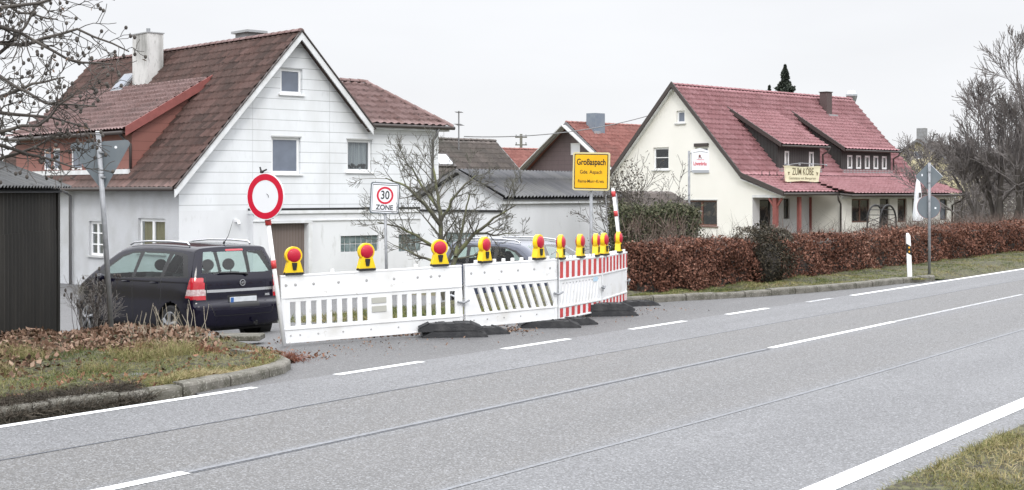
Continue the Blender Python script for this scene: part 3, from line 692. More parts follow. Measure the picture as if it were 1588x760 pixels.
# ------------------------------------------------------------------ HOUSE B (inn with red roof)
def house_b():
    zb = -1.35
    r = E('inn', 'cream inn with long red tiled roof and two dark dormers behind the brown hedge', 'inn', (11.1, 64., zb), R(43.7))
    lo = (0, 0, -zb); I4 = Matrix.Identity(4)
    ks = (7.17-2.72)/(4.6-.44); kf = (2.72-1.91)/(.44+1.83)
    def top(v):
        z = 7.17-abs(v-4.6)*ks if v > .44 else 2.72+(v-.44)*kf
        return z-.12
    wh = [(4.0, 4.52, 5.3, 5.91), (5.0, 5.99, 3.05, 4.16), (2.59, 3.36, 2.95, 4.13), (2.05, 3.96, .36, 1.58)]
    m = MB(); wall_holes(m, SWAP, 0, 8.8, zb, top, wh, (.44, 4.6)); wall_holes(m, SWAP, -1.76, 0, 1.82, top, (), ())
    m.build('wall', 'cream', r, loc=lo, label='cream gable wall')
    # set back porch wall, pier, projecting parts
    m = MB(); wall_holes(m, I4, 0, 15.2, zb, 2.3, [(.55, 1.5, -.3, 1.62), (2.45, 2.95, .7, 1.66), (4.75, 6.3, .65, 1.70)])
    m.box(0, .3, -.001, -.0, zb, 1.8); m.build('wall', 'cream_shade', r, loc=lo, label='cream wall under the porch, its shade put into the colour')
    m = MB(); P2 = Matrix.Translation((0, -1.8, 0)); hs = [(5.45, 7.1, .50, 1.64), (7.95, 8.85, -.9, 1.64), (9.6, 10.5, .45, 1.64), (11.0, 12.0, .45, 1.64), (13.75, 14.5, .50, 1.60)]
    wall_holes(m, P2, 4.6, 15.2, zb, 1.86, hs); m.add([(4.6, -1.8, zb), (4.6, 0, zb), (4.6, 0, 1.95), (4.6, -1.8, 1.8)], [(0, 1, 2, 3)]); m.add([(15.2, -1.8, zb), (15.2, 4.6, zb), (15.2, 4.6, 7), (15.2, .44, 2.6), (15.2, -1.8, 1.8)], [(0, 1, 2, 3, 4)])
    m.add([(15.2, 4.6, zb), (15.2, 8.8, zb), (15.2, 8.8, 2.6), (15.2, 4.6, 7)], [(0, 1, 2, 3)]); m.add([(0, 8.8, zb), (15.2, 8.8, zb), (15.2, 8.8, 2.6), (0, 8.8, 2.6)], [(0, 1, 2, 3)])
    m.build('wall', 'cream', r, loc=lo, label='cream restaurant front')
    MB().box(4.6, 15.3, -1.86, -1.802, 1.66, 1.80).build('frieze', 'white_wood', r, loc=lo)
    # windows
    window(r, SWAP, 4.0, 4.52, 5.3, 5.91, zb, sill='sill', fw=.09)
    window(r, SWAP, 5.0, 5.99, 3.05, 4.16, zb, pane='glass', curtain=None, sill='sill', fw=.09, rail=(.55,))
    window(r, SWAP, 2.59, 3.36, 2.95, 4.13, zb, sill='sill', fw=.09)
    window(r, SWAP, 2.05, 3.96, .36, 1.58, zb, fm='brown_wood', pane='glass_dark', mull=1, sill='brown_wood', fw=.08, lintel='sill')
    MB().box(2.55, 3.4, -.06, .1, 4.135, 4.3).build('blind_box', 'gutter', r, loc=(lo)).matrix_local = Matrix.Translation(lo) @ SWAP
    for a, b, c, d in hs:
        window(r, P2, a+.01, b-.01, c+.005, d-.005, zb, fm='brown_wood' if c > .3 and a < 13 else 'gutter', pane='glass_dark' if a < 13 else 'glass_grey', mull=1 if b-a > 1.2 else 0, sill=None, fw=.06, name='door' if c < 0 else 'window')
    window(r, I4, 4.76, 6.29, .66, 1.69, zb, fm='red_wood', pane='glass_dark', mull=1, sill='red_wood', fw=.1)
    window(r, I4, 2.46, 2.94, .71, 1.65, zb, fm='gutter', pane='glass_dark', sill=None)
    window(r, I4, .56, 1.49, -.29, 1.61, zb, fm='gutter', pane='glass_dark', sill=None, name='door')
    # red door leaf next to the red window
    MB().box(4.55, 4.72, -.12, -.002, zb, 1.72).box(5.2, 5.3, -.1, -.004, zb, .6).build('door_frame', 'red_wood', r, loc=lo)
    MB().box(4.80, 5.15, -.05, -.005, .05, .55).build('notice_board', 'sign_white', r, loc=lo)
    # main roof
    um = Vector((0, 1, ks)).normalized(); Lm = (4.6-.44)*math.sqrt(1+ks*ks)
    roof_surface('roof', (-.25, .44, 2.72), (1, 0, 0), um, [(0, 0), (15.7, 0), (15.7, Lm), (0, Lm)], .30, .34, .045, .09, 'tile_red', r, zb)
    roof_surface('roof', (-.25, 9.1, 7.17-4.5*ks), (1, 0, 0), Vector((0, -1, ks)).normalized(), [(0, 0), (15.7, 0), (15.7, 4.5*math.sqrt(1+ks*ks)), (0, 4.5*math.sqrt(1+ks*ks))], .30, .34, .045, .09, 'tile_red', r, zb, seg=2)
    uf = Vector((0, 1, kf)).normalized(); sf = math.sqrt(1+kf*kf)
    roof_surface('roof', (-.25, -1.83, 1.91), (1, 0, 0), uf, [(0, 0), (4.45, 0), (4.45, 2.27*sf), (0, 2.27*sf)], .30, .34, .045, .09, 'tile_red', r, zb)
    k2 = (2.72-1.84)/(.44+2.5); s2 = math.sqrt(1+k2*k2)
    roof_surface('roof', (4.2, -2.5, 1.84), (1, 0, 0), Vector((0, 1, k2)).normalized(), [(.35, 0), (11.0, 0), (11.25, 2.94*s2), (0, 2.94*s2), (0, .5)], .30, .34, .045, .09, 'tile_red', r, zb)
    m = MB(); ridge_caps(m, (-.25, 4.6, 7.22), (15.4, 4.6, 7.22), .11, .38); m.build('ridge_tiles', M['tile_red'], r, loc=lo)
    m = MB(); board(m, (-.28, 4.6, 7.33), (-.28, .44, 2.88), .06, .27); board(m, (-.28, .44, 2.88), (-.28, -1.9, 2.03), .06, .23); board(m, (-.28, 4.6, 7.33), (-.28, 9.1, 7.33-4.5*ks), .06, .27)
    board(m, (15.5, 4.6, 7.2), (15.5, .44, 2.75), .05, .16); board(m, (15.5, .44, 2.75), (15.4, -2.5, 1.86), .05, .13)
    each(m, 'verge_board', 'gutter', r, loc=lo)
    m = MB(); board(m, (-.12, 4.55, 6.98), (-.12, .46, 2.58), .24, .04); board(m, (-.12, .46, 2.58), (-.12, -1.8, 1.80), .24, .04); board(m, (-.12, 4.65, 6.98), (-.12, 9.0, 2.35), .24, .04)
    each(m, 'soffit', 'white_wood', r, loc=lo)
    gutter(r, (-.25, -1.9, 1.88), (4.35, -1.9, 1.88), zb); gutter(r, (4.3, -2.56, 1.80), (15.4, -2.56, 1.80), zb)
    MB().tube([(4.25, -1.9, 1.88), (4.5, -2.56, 1.80)], .06, 8).build('gutter', 'gutter', r, loc=lo)
    downpipe(r, [(4.15, -1.9, 1.86), (4.2, -1.88, 1.6), (4.45, -1.84, 1.4), (4.45, -1.84, zb)], zb, m='gutter')
    downpipe(r, [(15.1, -2.5, 1.78), (15.0, -2.3, 1.5), (14.95, -1.86, 1.3), (14.95, -1.86, zb)], zb, m='gutter')
    # porch beam and red posts
    MB().box(-.02, .10, -1.76, 0, 1.72, 1.84).build('porch_beam', 'white_wood', r, loc=lo)
    m = MB(); m.box(-.05, .15, -1.35, -1.15, zb, 1.70)
    for s in (-1, 1): m.tube([(.05, -1.25, 1.2), (.05, -1.25+s*.35, 1.68)], .06, 4)
    m.build('porch_post', 'red_wood', r, loc=lo)
    m = MB(); m.box(1.5, 1.66, -1.55, -1.4, zb, 1.75)
    m.build('porch_post', 'red_wood', r, loc=lo); MB().box(0.1, 1.6, -1.54, -1.42, -.35, -.27).build('porch_rail', 'red_wood', r, loc=lo)
    # dormers
    for (u0, u1, vtop, ze, win, lab) in ((3.0, 6.55, 3.35, 4.18, [(3.55, 3.95), (5.6, 6.05)], 'dark boarded dormer above the inn sign'), (8.45, 13.15, 3.35, 4.08, [(9.0+i*.82, 9.5+i*.82) for i in range(5)], 'dark boarded dormer with five windows')):
        vf = .72; zf = 2.95
        m = MB(); Md = Matrix.Translation((0, vf, 0)); hh = [(a, b, zf+.22, ze-.22) for a, b in win]
        wall_holes(m, Md, u0, u1, zf, ze, hh, d=.1); dm = m.build('dormer', M['wood_dark'], r, loc=lo, label=lab)
        m = MB(); vt = 4.6-(7.17-6.0)/ks
        for uu in (u0, u1): m.add([(uu, vf, zf), (uu, vf, ze), (uu, vt, 6.05-.1)], [(0, 1, 2)])
        each(m, 'dormer_cheek', M['wood_dark_y'], dm)
        for a, b, c, d in hh:
            w_ = window(dm, Md, a, b, c, d, 0, y=.05, pane='glass_dark', sill=None, fw=.09)
            MB().box(a+.10, a+.2, vf+.03, vf+.04, c+.1, d-.1).build('curtain', 'curtain', w_)
        MB().box(u0-.02, u1+.05, vf-.1, vf-.004, zf-.02, zf+.15).build('dormer_base_board', 'lead', dm)
        kd = (6.02-ze)/(vt-(vf-.35)); ud_ = Vector((0, 1, kd)).normalized(); Ld = (vt-vf+.45)*math.sqrt(1+kd*kd); wd = u1-u0+.45
        roof_surface('dormer_roof', (u0-.2, vf-.35, ze+.02), (1, 0, 0), ud_, [(0, 0), (wd, 0), (wd, Ld), (0, Ld)], .30, .34, .045, .09, 'tile_red', r, zb)
        m = MB(); board(m, (u0-.235, vf-.35, ze+.16), (u0-.235, vt+.05, 6.2), .05, .22); board(m, (u1+.26, vf-.35, ze+.05), (u1+.26, vt+.05, 6.1), .04, .12); each(m, 'dormer_verge_board', 'gutter', r, loc=lo)
        gutter(r, (u0-.2, vf-.4, ze), (u1+.3, vf-.4, ze), zb, .055)
        downpipe(r, [(u1+.28, vf-.4, ze), (u1+.2, vf-.35, ze-.2), (u1+.1, vf-.1, ze-.35), (u1+.1, vf-.12, zf+.2)], zb, m='gutter')
    # chimneys
    c = MB().box(11.5, 12.0, 3.6, 4.05, 5.9, 7.34).build('chimney', 'chim_brown', r, loc=lo, label='brown clad chimney'); MB().box(11.46, 12.04, 3.56, 4.09, 7.342, 7.38).build('chimney_cap', 'gutter', c)
    MB().box(11.5, 12.3, 3.42, 3.54, 5.9, 6.15).build('chimney_flashing', 'lead', c)
    c = MB().tube([(15.95, 4.9, -1.3), (15.95, 4.9, 7.35)], .2, 16).build('vent_pipe', 'chim_grey', r, loc=lo, smooth=True)
    MB().tube([(15.95, 4.9, 7.1), (15.95, 4.9, 7.4), (15.95, 4.9, 7.5), (15.95, 4.9, 7.72)], [.24, .32, .32, .22], 16).build('vent_hood', 'steel', c)
    # snow hooks
    m = MB()
    for uu in (1.0, 1.6, 2.2): m.tube([(uu, .2, 2.68), (uu, .2, 2.95)], .02, 5).box(uu-.07, uu+.07, .17, .23, 2.68, 2.74)
    each(m, 'snow_guard', 'gutter', r, loc=lo)
    # name board on the roof
    Ms = Matrix.Translation((0, -.8, 0))
    pts = [(1.50, 2.47), (1.62, 2.44), (2.8, 2.50), (4.0, 2.44), (4.16, 2.46), (4.32, 3.12), (4.40, 3.20), (4.2, 3.22), (2.85, 3.15), (1.50, 3.22), (1.30, 3.20), (1.40, 3.12)]
    M['cream_sign'] = mat('cream_sign_board', (.80, .78, .56), .5, c2=(.74, .71, .50), ns=3)
    b = MB().prism(pts, 0, .05, Ms).build('name_board', 'cream_sign', r, loc=lo, label='cream name board on the roof')
    M['sign_brown'] = mat('sign_brown', (.16, .13, .07), .6)
    text('ZUM KÖBE', b, Matrix.Translation((2.87, -.805, 2.92)) @ TXT, .34, 1.75, 'sign_brown', name='lettering', bold=.01)
    text('Gaststätte mit Biergarten', b, Matrix.Translation((2.83, -.805, 2.62)) @ TXT, .12, 2.2, 'sign_brown')
    for uu in (1.72, 4.03):
        q = MB()
        for a_ in range(3): q.tube([(uu, -.81, 2.86), (uu+.07*math.cos(a_*2.1+.5), -.81, 2.86+.09*math.sin(a_*2.1+.5))], .022, 5)
        q.build('leaf_emblem', 'sign_brown', b)
    m = MB()
    for uu in (1.95, 3.6): m.tube([(uu, -.74, 2.3), (uu, -.74, 3.1)], .025, 6); m.tube([(uu, -.74, 3.1), (uu, -.2, 2.5)], .02, 6)
    m.tube([(1.2, -.9, 3.2), (2.4, -.95, 3.33)], .02, 6); m.tube([(2.4, -.95, 3.33), (4.6, -.95, 3.28)], .018, 6)
    for uu in (1.2, 2.35, 3.3, 4.55): m.ball((uu, -.97, 3.25), .06, nu=8, nv=5)
    m.build('sign_bracket', 'galv', b)
house_b()

# ------------------------------------------------------------------ houses further back
def gable_house(name, label, O, ang, L_, W_, ze, zr, wallm, roofm, zb=-1.5, eav=.35, wins=(), swins=(), tw=.3, gable_front=True, shade=None):
    """local x = along the ridge, y = along the gable; gable wall at x=0"""
    r = E(name, label, 'house', (*O, zb), R(ang)); lo = (0, 0, -zb); k = (zr-ze)/(W_/2)
    m = MB(); wall_holes(m, SWAP, 0, W_, zb, lambda v: zr-abs(v-W_/2)*k-.1, wins, (W_/2,)); wall_holes(m, Matrix.Identity(4), 0, L_, zb, ze-.05, swins)
    m.add([(L_, 0, zb), (L_, W_, zb), (L_, W_, ze), (L_, W_/2, zr-.1), (L_, 0, ze)], [(0, 1, 2, 3, 4)]); m.add([(0, W_, zb), (L_, W_, zb), (L_, W_, ze), (0, W_, ze)], [(0, 1, 2, 3)])
    m.build('wall', wallm, r, loc=lo)
    for (a, b, c, d) in wins: window(r, SWAP, a, b, c, d, zb, y=.06, pane='glass_grey' if shade is None else shade, sill=None, fw=.08)
    for (a, b, c, d) in swins: window(r, Matrix.Identity(4), a, b, c, d, zb, y=.06, pane='glass_grey', sill=None, fw=.08)
    e = .35; hw = W_/2+eav; Ls = hw*math.sqrt(1+k*k); zl = zr-hw*k
    for sgn, y0 in ((1, -eav), (-1, W_+eav)):
        roof_surface('roof', (-e, y0, zl), (1, 0, 0), Vector((0, sgn, k)).normalized(), [(0, 0), (L_+2*e, 0), (L_+2*e, Ls), (0, Ls)], tw, .34, .035, .04, roofm, r, zb, seg=3)
    m = MB()
    for y0 in (-eav, W_+eav):
        board(m, (-e-.02, W_/2, zr+.03), (-e-.02, y0, zl+.03), .05, .2); board(m, (L_+e+.02, W_/2, zr+.03), (L_+e+.02, y0, zl+.03), .05, .2)
    each(m, 'verge_board', 'gutter_grey', r, loc=lo)
    m = MB(); ridge_caps(m, (-e, W_/2, zr+.04), (L_+e, W_/2, zr+.04), .1, .38); m.build('ridge_tiles', M[roofm], r, loc=lo)
    return r
rc = gable_house('house', 'house with dark purple gable and red roof behind the yellow town sign', (6, 75.), 43.7, 11, 7.84, 2.9, 5.87, 'purple_clad', 'tile_redbrown', eav=.5, wins=[(3.2, 3.95, 4.05, 4.71)], shade='sign_white')
c = MB().box(1.1, 1.95, 3.1, 3.75, 5.0, 6.42).build('chimney', 'chim_blue', rc, loc=(0, 0, 1.5)); MB().box(1.02, 1.5, 3.02, 3.1, 5.15, 5.4).build('chimney_flashing', 'lead', c)
m = MB(); board(m, (-.5, 3.92, 5.72), (-.5, .1, 3.0), .5, .06); board(m, (-.5, 3.92, 5.72), (-.5, 7.8, 3.0), .5, .06); each(m, 'soffit', 'sill', rc, loc=(0, 0, 1.5))
rd = gable_house('house', 'house with dark brown tiled roof, skylight and tall aerial behind the garage', (-5.75, 54.6), 43.7, 9.4, 6.0, 1.8, 4.3, 'cream', 'tile_dark')
kd = (4.3-1.8)/3.0; ul = Vector((0, 1, kd)).normalized()
Ms = Matrix.Translation((5.45, 1.75, 1.8+1.75*kd+.03)) @ Matrix(((1, 0, 0, 0), (0, ul.y, -ul.z, 0), (0, ul.z, ul.y, 0), (0, 0, 0, 1)))
s_ = MB().box(-.5, .5, -.45, .45, .0, .12, Ms).build('skylight', 'gutter', rd, loc=(0, 0, 1.5)); MB().box(-.38, .38, -.33, .33, .121, .135, Ms).build('pane', 'sign_white', s_)
m = MB(); m.tube([(7.0, 2.4, 3.6), (7.0, 2.4, 5.55)], .03, 8)
for z_, l_ in ((5.5, .45), (4.95, .95)):
    m.tube([(7.0-l_*.5, 2.4-l_*.45, z_), (7.0+l_*.7, 2.4+l_*.6, z_)], .014, 5)
    for q in range(7):
        f = -.5+q*.2; m.tube([(7.0+l_*f-.11, 2.4+l_*f*.9+.11, z_), (7.0+l_*f+.11, 2.4+l_*f*.9-.11, z_)], .008, 4)
m.build('aerial', 'gutter_grey', rd, loc=(0, 0, 1.5))
gable_house('house', 'far house with plain red roof between the brown roof and the purple gable', (-1.6, 85.), 36, 9, 6, 2.6, 4.75, 'cream', 'tile_redbrown')
ry = gable_house('house', 'far pale yellow house with chimney right of the inn roof', (39.5, 122.), 60, 9, 7.5, 4.2, 6.6, 'cream_yellow' if 'cream_yellow' in M else 'cream', 'tile_dark', wins=[(2.2, 3.1, 3.2, 4.3), (4.4, 5.3, 3.2, 4.3), (3.3, 4.1, 4.9, 5.6)])
MB().box(1.0, 1.7, 3.3, 4.1, 5.8, 7.7).build('chimney', 'chim_grey', ry, loc=(0, 0, 1.5))
gable_house('house', 'small dark gable peeping over the right end of the inn roof', (24.7, 95.), 43.7, 2.2, 3.0, 5.2, 6.45, 'chim_brown', 'tile_dark', wins=[(1.1, 1.9, 4.3, 5.2)])
gable_house('house', 'low pale shed roofed house under the big bare tree', (46.5, 120.), 30, 9, 6, .9, 3.0, 'cream', 'tile_dark')

# ------------------------------------------------------------------ SHED (black corrugated, far left)
def shed():
    zb = -.3
    r = E('shed', 'black corrugated shed with grey wavy roof at the left edge', 'shed', (-7.40, 22.5, zb), R(180+2.3))
    lo = (0, 0, -zb)
    # local x = to the left (world -x), y = towards the camera (world -y)
    def corr(p, q, z0, z1, amp=.032, pt=.17, name='wall'):
        p = Vector(p); q = Vector(q); d = q-p; n = int(d.length/pt*8); nrm = Vector((d.y, -d.x, 0)).normalized(); V = []
        rows = (z0, 1.38, 1.381, z1)
        for j, z in enumerate(rows):
            for i in range(n+1):
                c = p+d*i/n+nrm*(amp*math.cos(2*math.pi*i/8)+(.012 if j >= 2 else 0)); V.append((c.x, c.y, z))
        F = [(j*(n+1)+i, j*(n+1)+i+1, (j+1)*(n+1)+i+1, (j+1)*(n+1)+i) for j in range(len(rows)-1) for i in range(n)]
        return MB().add(V, F).build(name, 'corr_black', r, loc=lo)
    corr((0, 0, 0), (0, 9, 0), -.4, 2.02); corr((4.2, 0, 0), (4.2, 9, 0), -.4, 2.0); 
    k = .38
    for yy in (0, 9): MB().prism([(0, -.5), (4.2, -.5), (4.2, 1.98), (2.1, 1.98+2.1*k), (0, 1.98)], yy-.02, yy+.02).build('wall', 'corr_black', r, loc=lo)
    up = Vector((1, 0, k)).normalized()
    roof_surface('roof', (-.18, -.2, 2.03), (0, 1, 0), up, [(0, 0), (9.4, 0), (9.4, 2.45), (0, 2.45)], .15, 1.2, .045, .02, 'wavy_dark', r, zb, seg=8)
    roof_surface('roof', (4.4, -.2, 2.03), (0, 1, 0), Vector((-1, 0, k)).normalized(), [(0, 0), (9.4, 0), (9.4, 2.45), (0, 2.45)], .15, 1.2, .045, .02, 'wavy_dark', r, zb, seg=6)
    MB().box(-.05, .05, -.06, 0.05, -.5, 2.05).build('corner_post', 'corr_black', r, loc=lo)
shed()
# ================================================================== BARRIERS, LAMPS, SIGNS
def rx_cut(panel_w, panel_h, slots, th=.05):
    """plate in the xz plane with slots cut clean through; slots are lists of convex polys; returns MB via grid-free bridging"""
    pass

def plate_with_slots(m, x0, x1, z0, z1, slots, y0, y1):
    """slots: parallelogram slots (xa, xb at the bottom, shift to the top, za, zb), equal za/zb; bars between them"""
    za, zb_ = slots[0][3], slots[0][4]
    m.box(x0, x1, y0, y1, z0, za); m.box(x0, x1, y0, y1, zb_, z1)
    prev = (x0, x0)
    for xa, xb, sh, _, _ in slots:
        poly = [(prev[0], za), (xa, za), (xa+sh, zb_), (prev[1], zb_)]
        m.prism(poly, y0+.001, y1-.001); prev = (xb, xb+sh)
    m.prism([(prev[0], za), (x1, za), (x1, zb_), (prev[1], zb_)], y0+.001, y1-.001)

def bolts(m, xs, z, y, r=.013):
    for x in xs: m.disc_y(x, z, y, y-.008, r, 10, None, r*.6)

BAR = [((-3.02, 18.2), (-.69, 19.4), .00, .075, 'upright'), ((-.66, 19.43), (.66, 20.6), .085, .105, 'slanted'),
       ((.68, 20.66), (1.44, 22.6), .085, .05, 'red'), ((1.46, 22.65), (2.02, 24.6), .05, .035, 'blank')]
LBL = ['long white plastic barrier panel with upright bars beside the red ringed sign', 'white plastic barrier panel with slanted dark slots in the middle',
       'red and white striped barrier panel with thin slanted slots', 'rightmost red and white striped barrier panel with blank white middle']
FR = []
for (p, q, za, zc, kind), lab in zip(BAR, LBL):
    L_ = math.hypot(q[0]-p[0], q[1]-p[1]); ang = math.atan2(q[1]-p[1], q[0]-p[0]); pit = -math.atan2(zc-za, L_)
    r = E('barrier', lab, 'barrier', (*p, za), ang, 'road closure barrier panels', ry=pit)
    FR.append((r, L_)); hT = .895; m = MB(); y0, y1 = -.014, .014
    top0 = .60
    # frame: top board, end posts, mid field
    m.box(0, L_, y0-.008, y1+.008, top0, hT)
    m.box(0, L_, y0-.014, y1+.014, hT-.022, hT+.002); m.box(0, L_, y0-.014, y1+.014, top0-.012, top0+.016)
    if kind == 'upright':
        sl = []; n = 17; x = .10; pitch = (L_-.16)/n
        for i in range(n):
            if i in (8, 9): continue
            sl.append((.08+i*pitch+.035, .08+i*pitch+.035+pitch*.60, 0, .22, top0-.06))
        plate_with_slots(m, 0, L_, .0, top0, sl, y0, y1)
        # raised plates, shade tone painted for the openings of the lifting block
        m2 = MB(); xa = .08+8*pitch+.03; xb = .08+10*pitch-.05
        bl = MB().box(xa, xb, y0-.012, y0-.003, .45, top0-.075).box(xa, xb, y0-.012, y0-.003, .33, .41)
    elif kind == 'slanted':
        sl = [(.15+i*.15, .15+i*.15+.088, -.15, .19, top0-.05) for i in range(1, 11) if .15+i*.15+.07 < L_-.04]
        plate_with_slots(m, 0, L_, .0, top0, sl, y0, y1); bl = None
    elif kind == 'red':
        sl = [(.08+i*.155, .08+i*.155+.07, .10, .22, top0-.06) for i in range(12)]
        plate_with_slots(m, 0, L_, .0, top0, sl, y0, y1); bl = None
    else:
        m.box(0, L_, y0, y1, 0, top0); bl = None
    m.box(0, L_, y0-.012, y1+.012, .172, .196); m.box(0, L_, y0-.012, y1+.012, -.002, .02)
    for xx in (0, L_-.05): m.box(xx, xx+.05, y0-.006, y1+.006, 0.001, hT)
    panel = m.build('panel', 'plastic_white', r, bevel=.004)
    if bl: bl.build('handle_slot_shade', mat('slot_shade', (.42, .42, .38), .8), r)
    # studs along the top
    m = MB(); n = int(L_/.19) if kind != 'upright' else int(L_/1.1)
    for i in range(n): x = .12+(L_-.2)*(i+.5)/n; m.box(x-.022, x+.022, -.02, .02, hT, hT+.05)
    m.build('lug', 'plastic_white', r, bevel=.005)['kind'] = 'stuff'
    m = MB(); xs = [.07, .2, .45, .8, 1.2, 1.6, 1.95, 2.15, 2.28] if kind == 'upright' else [L_*f for f in (.06, .2, .38, .56, .74, .92)]
    bolts(m, xs, .765, y0-.009, .02); bolts(m, [x+.05 for x in xs[:-1]], .10, y0-.001, .013)
    if kind in ('upright', 'slanted'): m.build('bolt', mat('bolt_shade', (.38, .38, .38), .5), r)['kind'] = 'stuff'
    if kind in ('red', 'blank'):
        m = MB(); w_ = .135; x = .03
        while x < L_-.03: m.box(x, min(x+w_, L_-.03), y0-.0115, y0-.0085, top0+.02, hT-.03); x += 2*w_
        m.build('red_stripes', 'red_film', r)
        m = MB(); x = .06
        while x < L_-.03: m.box(x, min(x+w_, L_-.03), y0-.004, y0-.001, .03, .165); x += 2*w_
        m.build('red_stripes', 'red_film', r)
    if kind == 'red': MB().box(L_-.42, L_-.2, y0-.004, y0-.001, .50, .57).build('sticker', mat('sticker_blue', (.45, .62, .75), .5), r)
    m = MB(); m.tube([(L_+.0, -.045, .38), (L_+.0, -.045, .98), (L_-.05, -.045, 1.01), (L_-.13, -.04, .97)] if kind == 'slanted' else [(L_, -.045, .32), (L_, -.045, .42)], .009, 6)
    m.tube([(L_-.09, -.05, .39), (L_+.0, -.06, .37), (L_+.09, -.05, .40)], .016, 6); m.build('coupling_hook', 'galv', r)
# lamps
def make_lamp():
    r = E('warning_lamp', 'x', 'warning lamp')
    m = MB(); m.prism([(-.115, .03), (.115, .03), (.078, .155), (.06, .19), (-.06, .19), (-.078, .155)], -.045, .045)
    m.disc_y(0, .25, -.035, .035, .1, 28); m.build('housing', 'plastic_yellow', r, bevel=.008)
    MB().ring_y(0, .253, -.03, .03, .097, .117, 36).build('lens_ring', 'plastic_yellow', r, bevel=.004)
    for s in (-1, 1):
        V = []; F = []; nr, nn = 6, 28
        for j in range(nr+1):
            f = j/nr; rad = .096*math.cos(f*math.pi/2) if j < nr else .0005
            for k in range(nn): V.append((rad*math.cos(2*math.pi*k/nn), s*(.03+.042*math.sin(f*math.pi/2)), .253+rad*math.sin(2*math.pi*k/nn)))
        for j in range(nr):
            for k in range(nn): F.append((j*nn+k, j*nn+(k+1) % nn, (j+1)*nn+(k+1) % nn, (j+1)*nn+k))
        MB().add(V, F).build('lens', 'lens_red', r, smooth=True)
    MB().prism([(-.032, .155), (.032, .155), (.028, .12), (.018, .065), (-.018, .065), (-.028, .12)], -.062, -.046).build('clip', 'black_plastic', r, bevel=.003)
    MB().box(-.12, .12, -.06, .06, 0, .03).build('foot', 'black_plastic', r, bevel=.004)
    return r
def copy_tree(o, parent=None):
    c = o.copy(); COL.objects.link(c); c.parent = parent
    for ch in list(o.children): copy_tree(ch, c)
    return c
lamp0 = make_lamp(); first = True
LP = [(0, .07, 0, 'leftmost red warning lamp, next to the leaning sign pole'), (0, .46, 4, 'second warning lamp from the left, in front of the glass block window'), (0, .875, -6, 'third warning lamp from the left, before the bare bush trunk'),
      (1, .21, 14, 'fourth warning lamp from the left, before the bush twigs'), (1, .80, 16, 'fifth warning lamp from the left, in front of the blue car roof'),
      (2, .06, 8, 'first warning lamp on the red striped panel, seen nearly edge on'), (2, .50, 4, 'second warning lamp on the red striped panel, left of the town sign pole'), (2, .88, 10, 'warning lamp right of the town sign pole, partly edge on'),
      (3, .10, -6, 'warning lamp on the last panel, left of its neighbour by the striped pole'), (3, .68, 2, 'rightmost warning lamp, at the foot of the striped pole')]
LP = [(p, f, rz, l) for (p, f, rz, l) in LP]
for p, f, rz, lab in LP:
    r, L_ = FR[p]; o = lamp0 if first else copy_tree(lamp0); first = False
    bpy.context.view_layer.update()
    o.location = r.matrix_basis @ Vector((f*L_, 0, .899)); o.rotation_euler = (0, r.rotation_euler.y*.5, r.rotation_euler.z+R(rz)); o['label'] = lab
    o['group'] = 'red warning lamps on the barriers'
# rubber feet
def foot_plate(loc, rz, lab, stack=1):
    r = E('rubber_foot', lab, 'barrier foot', loc, R(rz), 'black rubber barrier feet')
    for k in range(stack):
        m = MB(); z0 = k*.095; ox = k*-.06
        prof = [(-.44+ox, z0), (.44+ox, z0), (.44+ox, z0+.02), (.28+ox, z0+.092), (-.28+ox, z0+.092), (-.44+ox, z0+.02)]
        m.prism(prof, -.21, .21)
        b = m.build('plate', 'rubber', r, bevel=.012)
        m = MB()
        for s in (-1, 1):
            for yy in (-.15, -.05, .05, .15): m.box(ox+s*.13-.07, ox+s*.13+.07, yy-.028, yy+.028, z0+.0925, z0+.104)
            for yy in (-.13, 0, .13): m.tube([(ox+s*.29, yy, z0+.10), (ox+s*.43, yy, z0+.035)], .022, 5)
        m.build('rib', 'rubber', b)['kind'] = 'stuff'
        MB().box(ox-.05, ox+.05, -.03, .03, z0+.092, z0+.097).build('socket', 'black_plastic', b)
    return r
foot_plate((-.80, 19.12, H(-.8, 19.2)), 8, 'stacked black rubber foot with slotted top at the joint of the two white panels', 2)
foot_plate((-.52, 19.45, H(-.5, 19.4)), 20, 'flat black rubber foot lying half behind the stacked one')
foot_plate((.55, 20.45, H(.6, 20.5)), 4, 'black rubber foot between the white panel and the red striped panel')
foot_plate((.80, 20.75, H(.6, 20.5)), 30, 'black rubber foot corner sticking out under the red striped panel')
foot_plate((1.55, 22.35, H(1.4, 22.5)), 12, 'stacked ribbed black rubber foot under the right striped panels', 2)
foot_plate((2.12, 24.3, H(2., 24.5)), 20, 'rightmost black rubber foot beside the start of the kerb')

# ---- signs
def pole(name_parent, base, top, r_, m='galv', name='pole'):
    return MB().tube([base, top], r_, 12).build(name, m, name_parent, smooth=True)
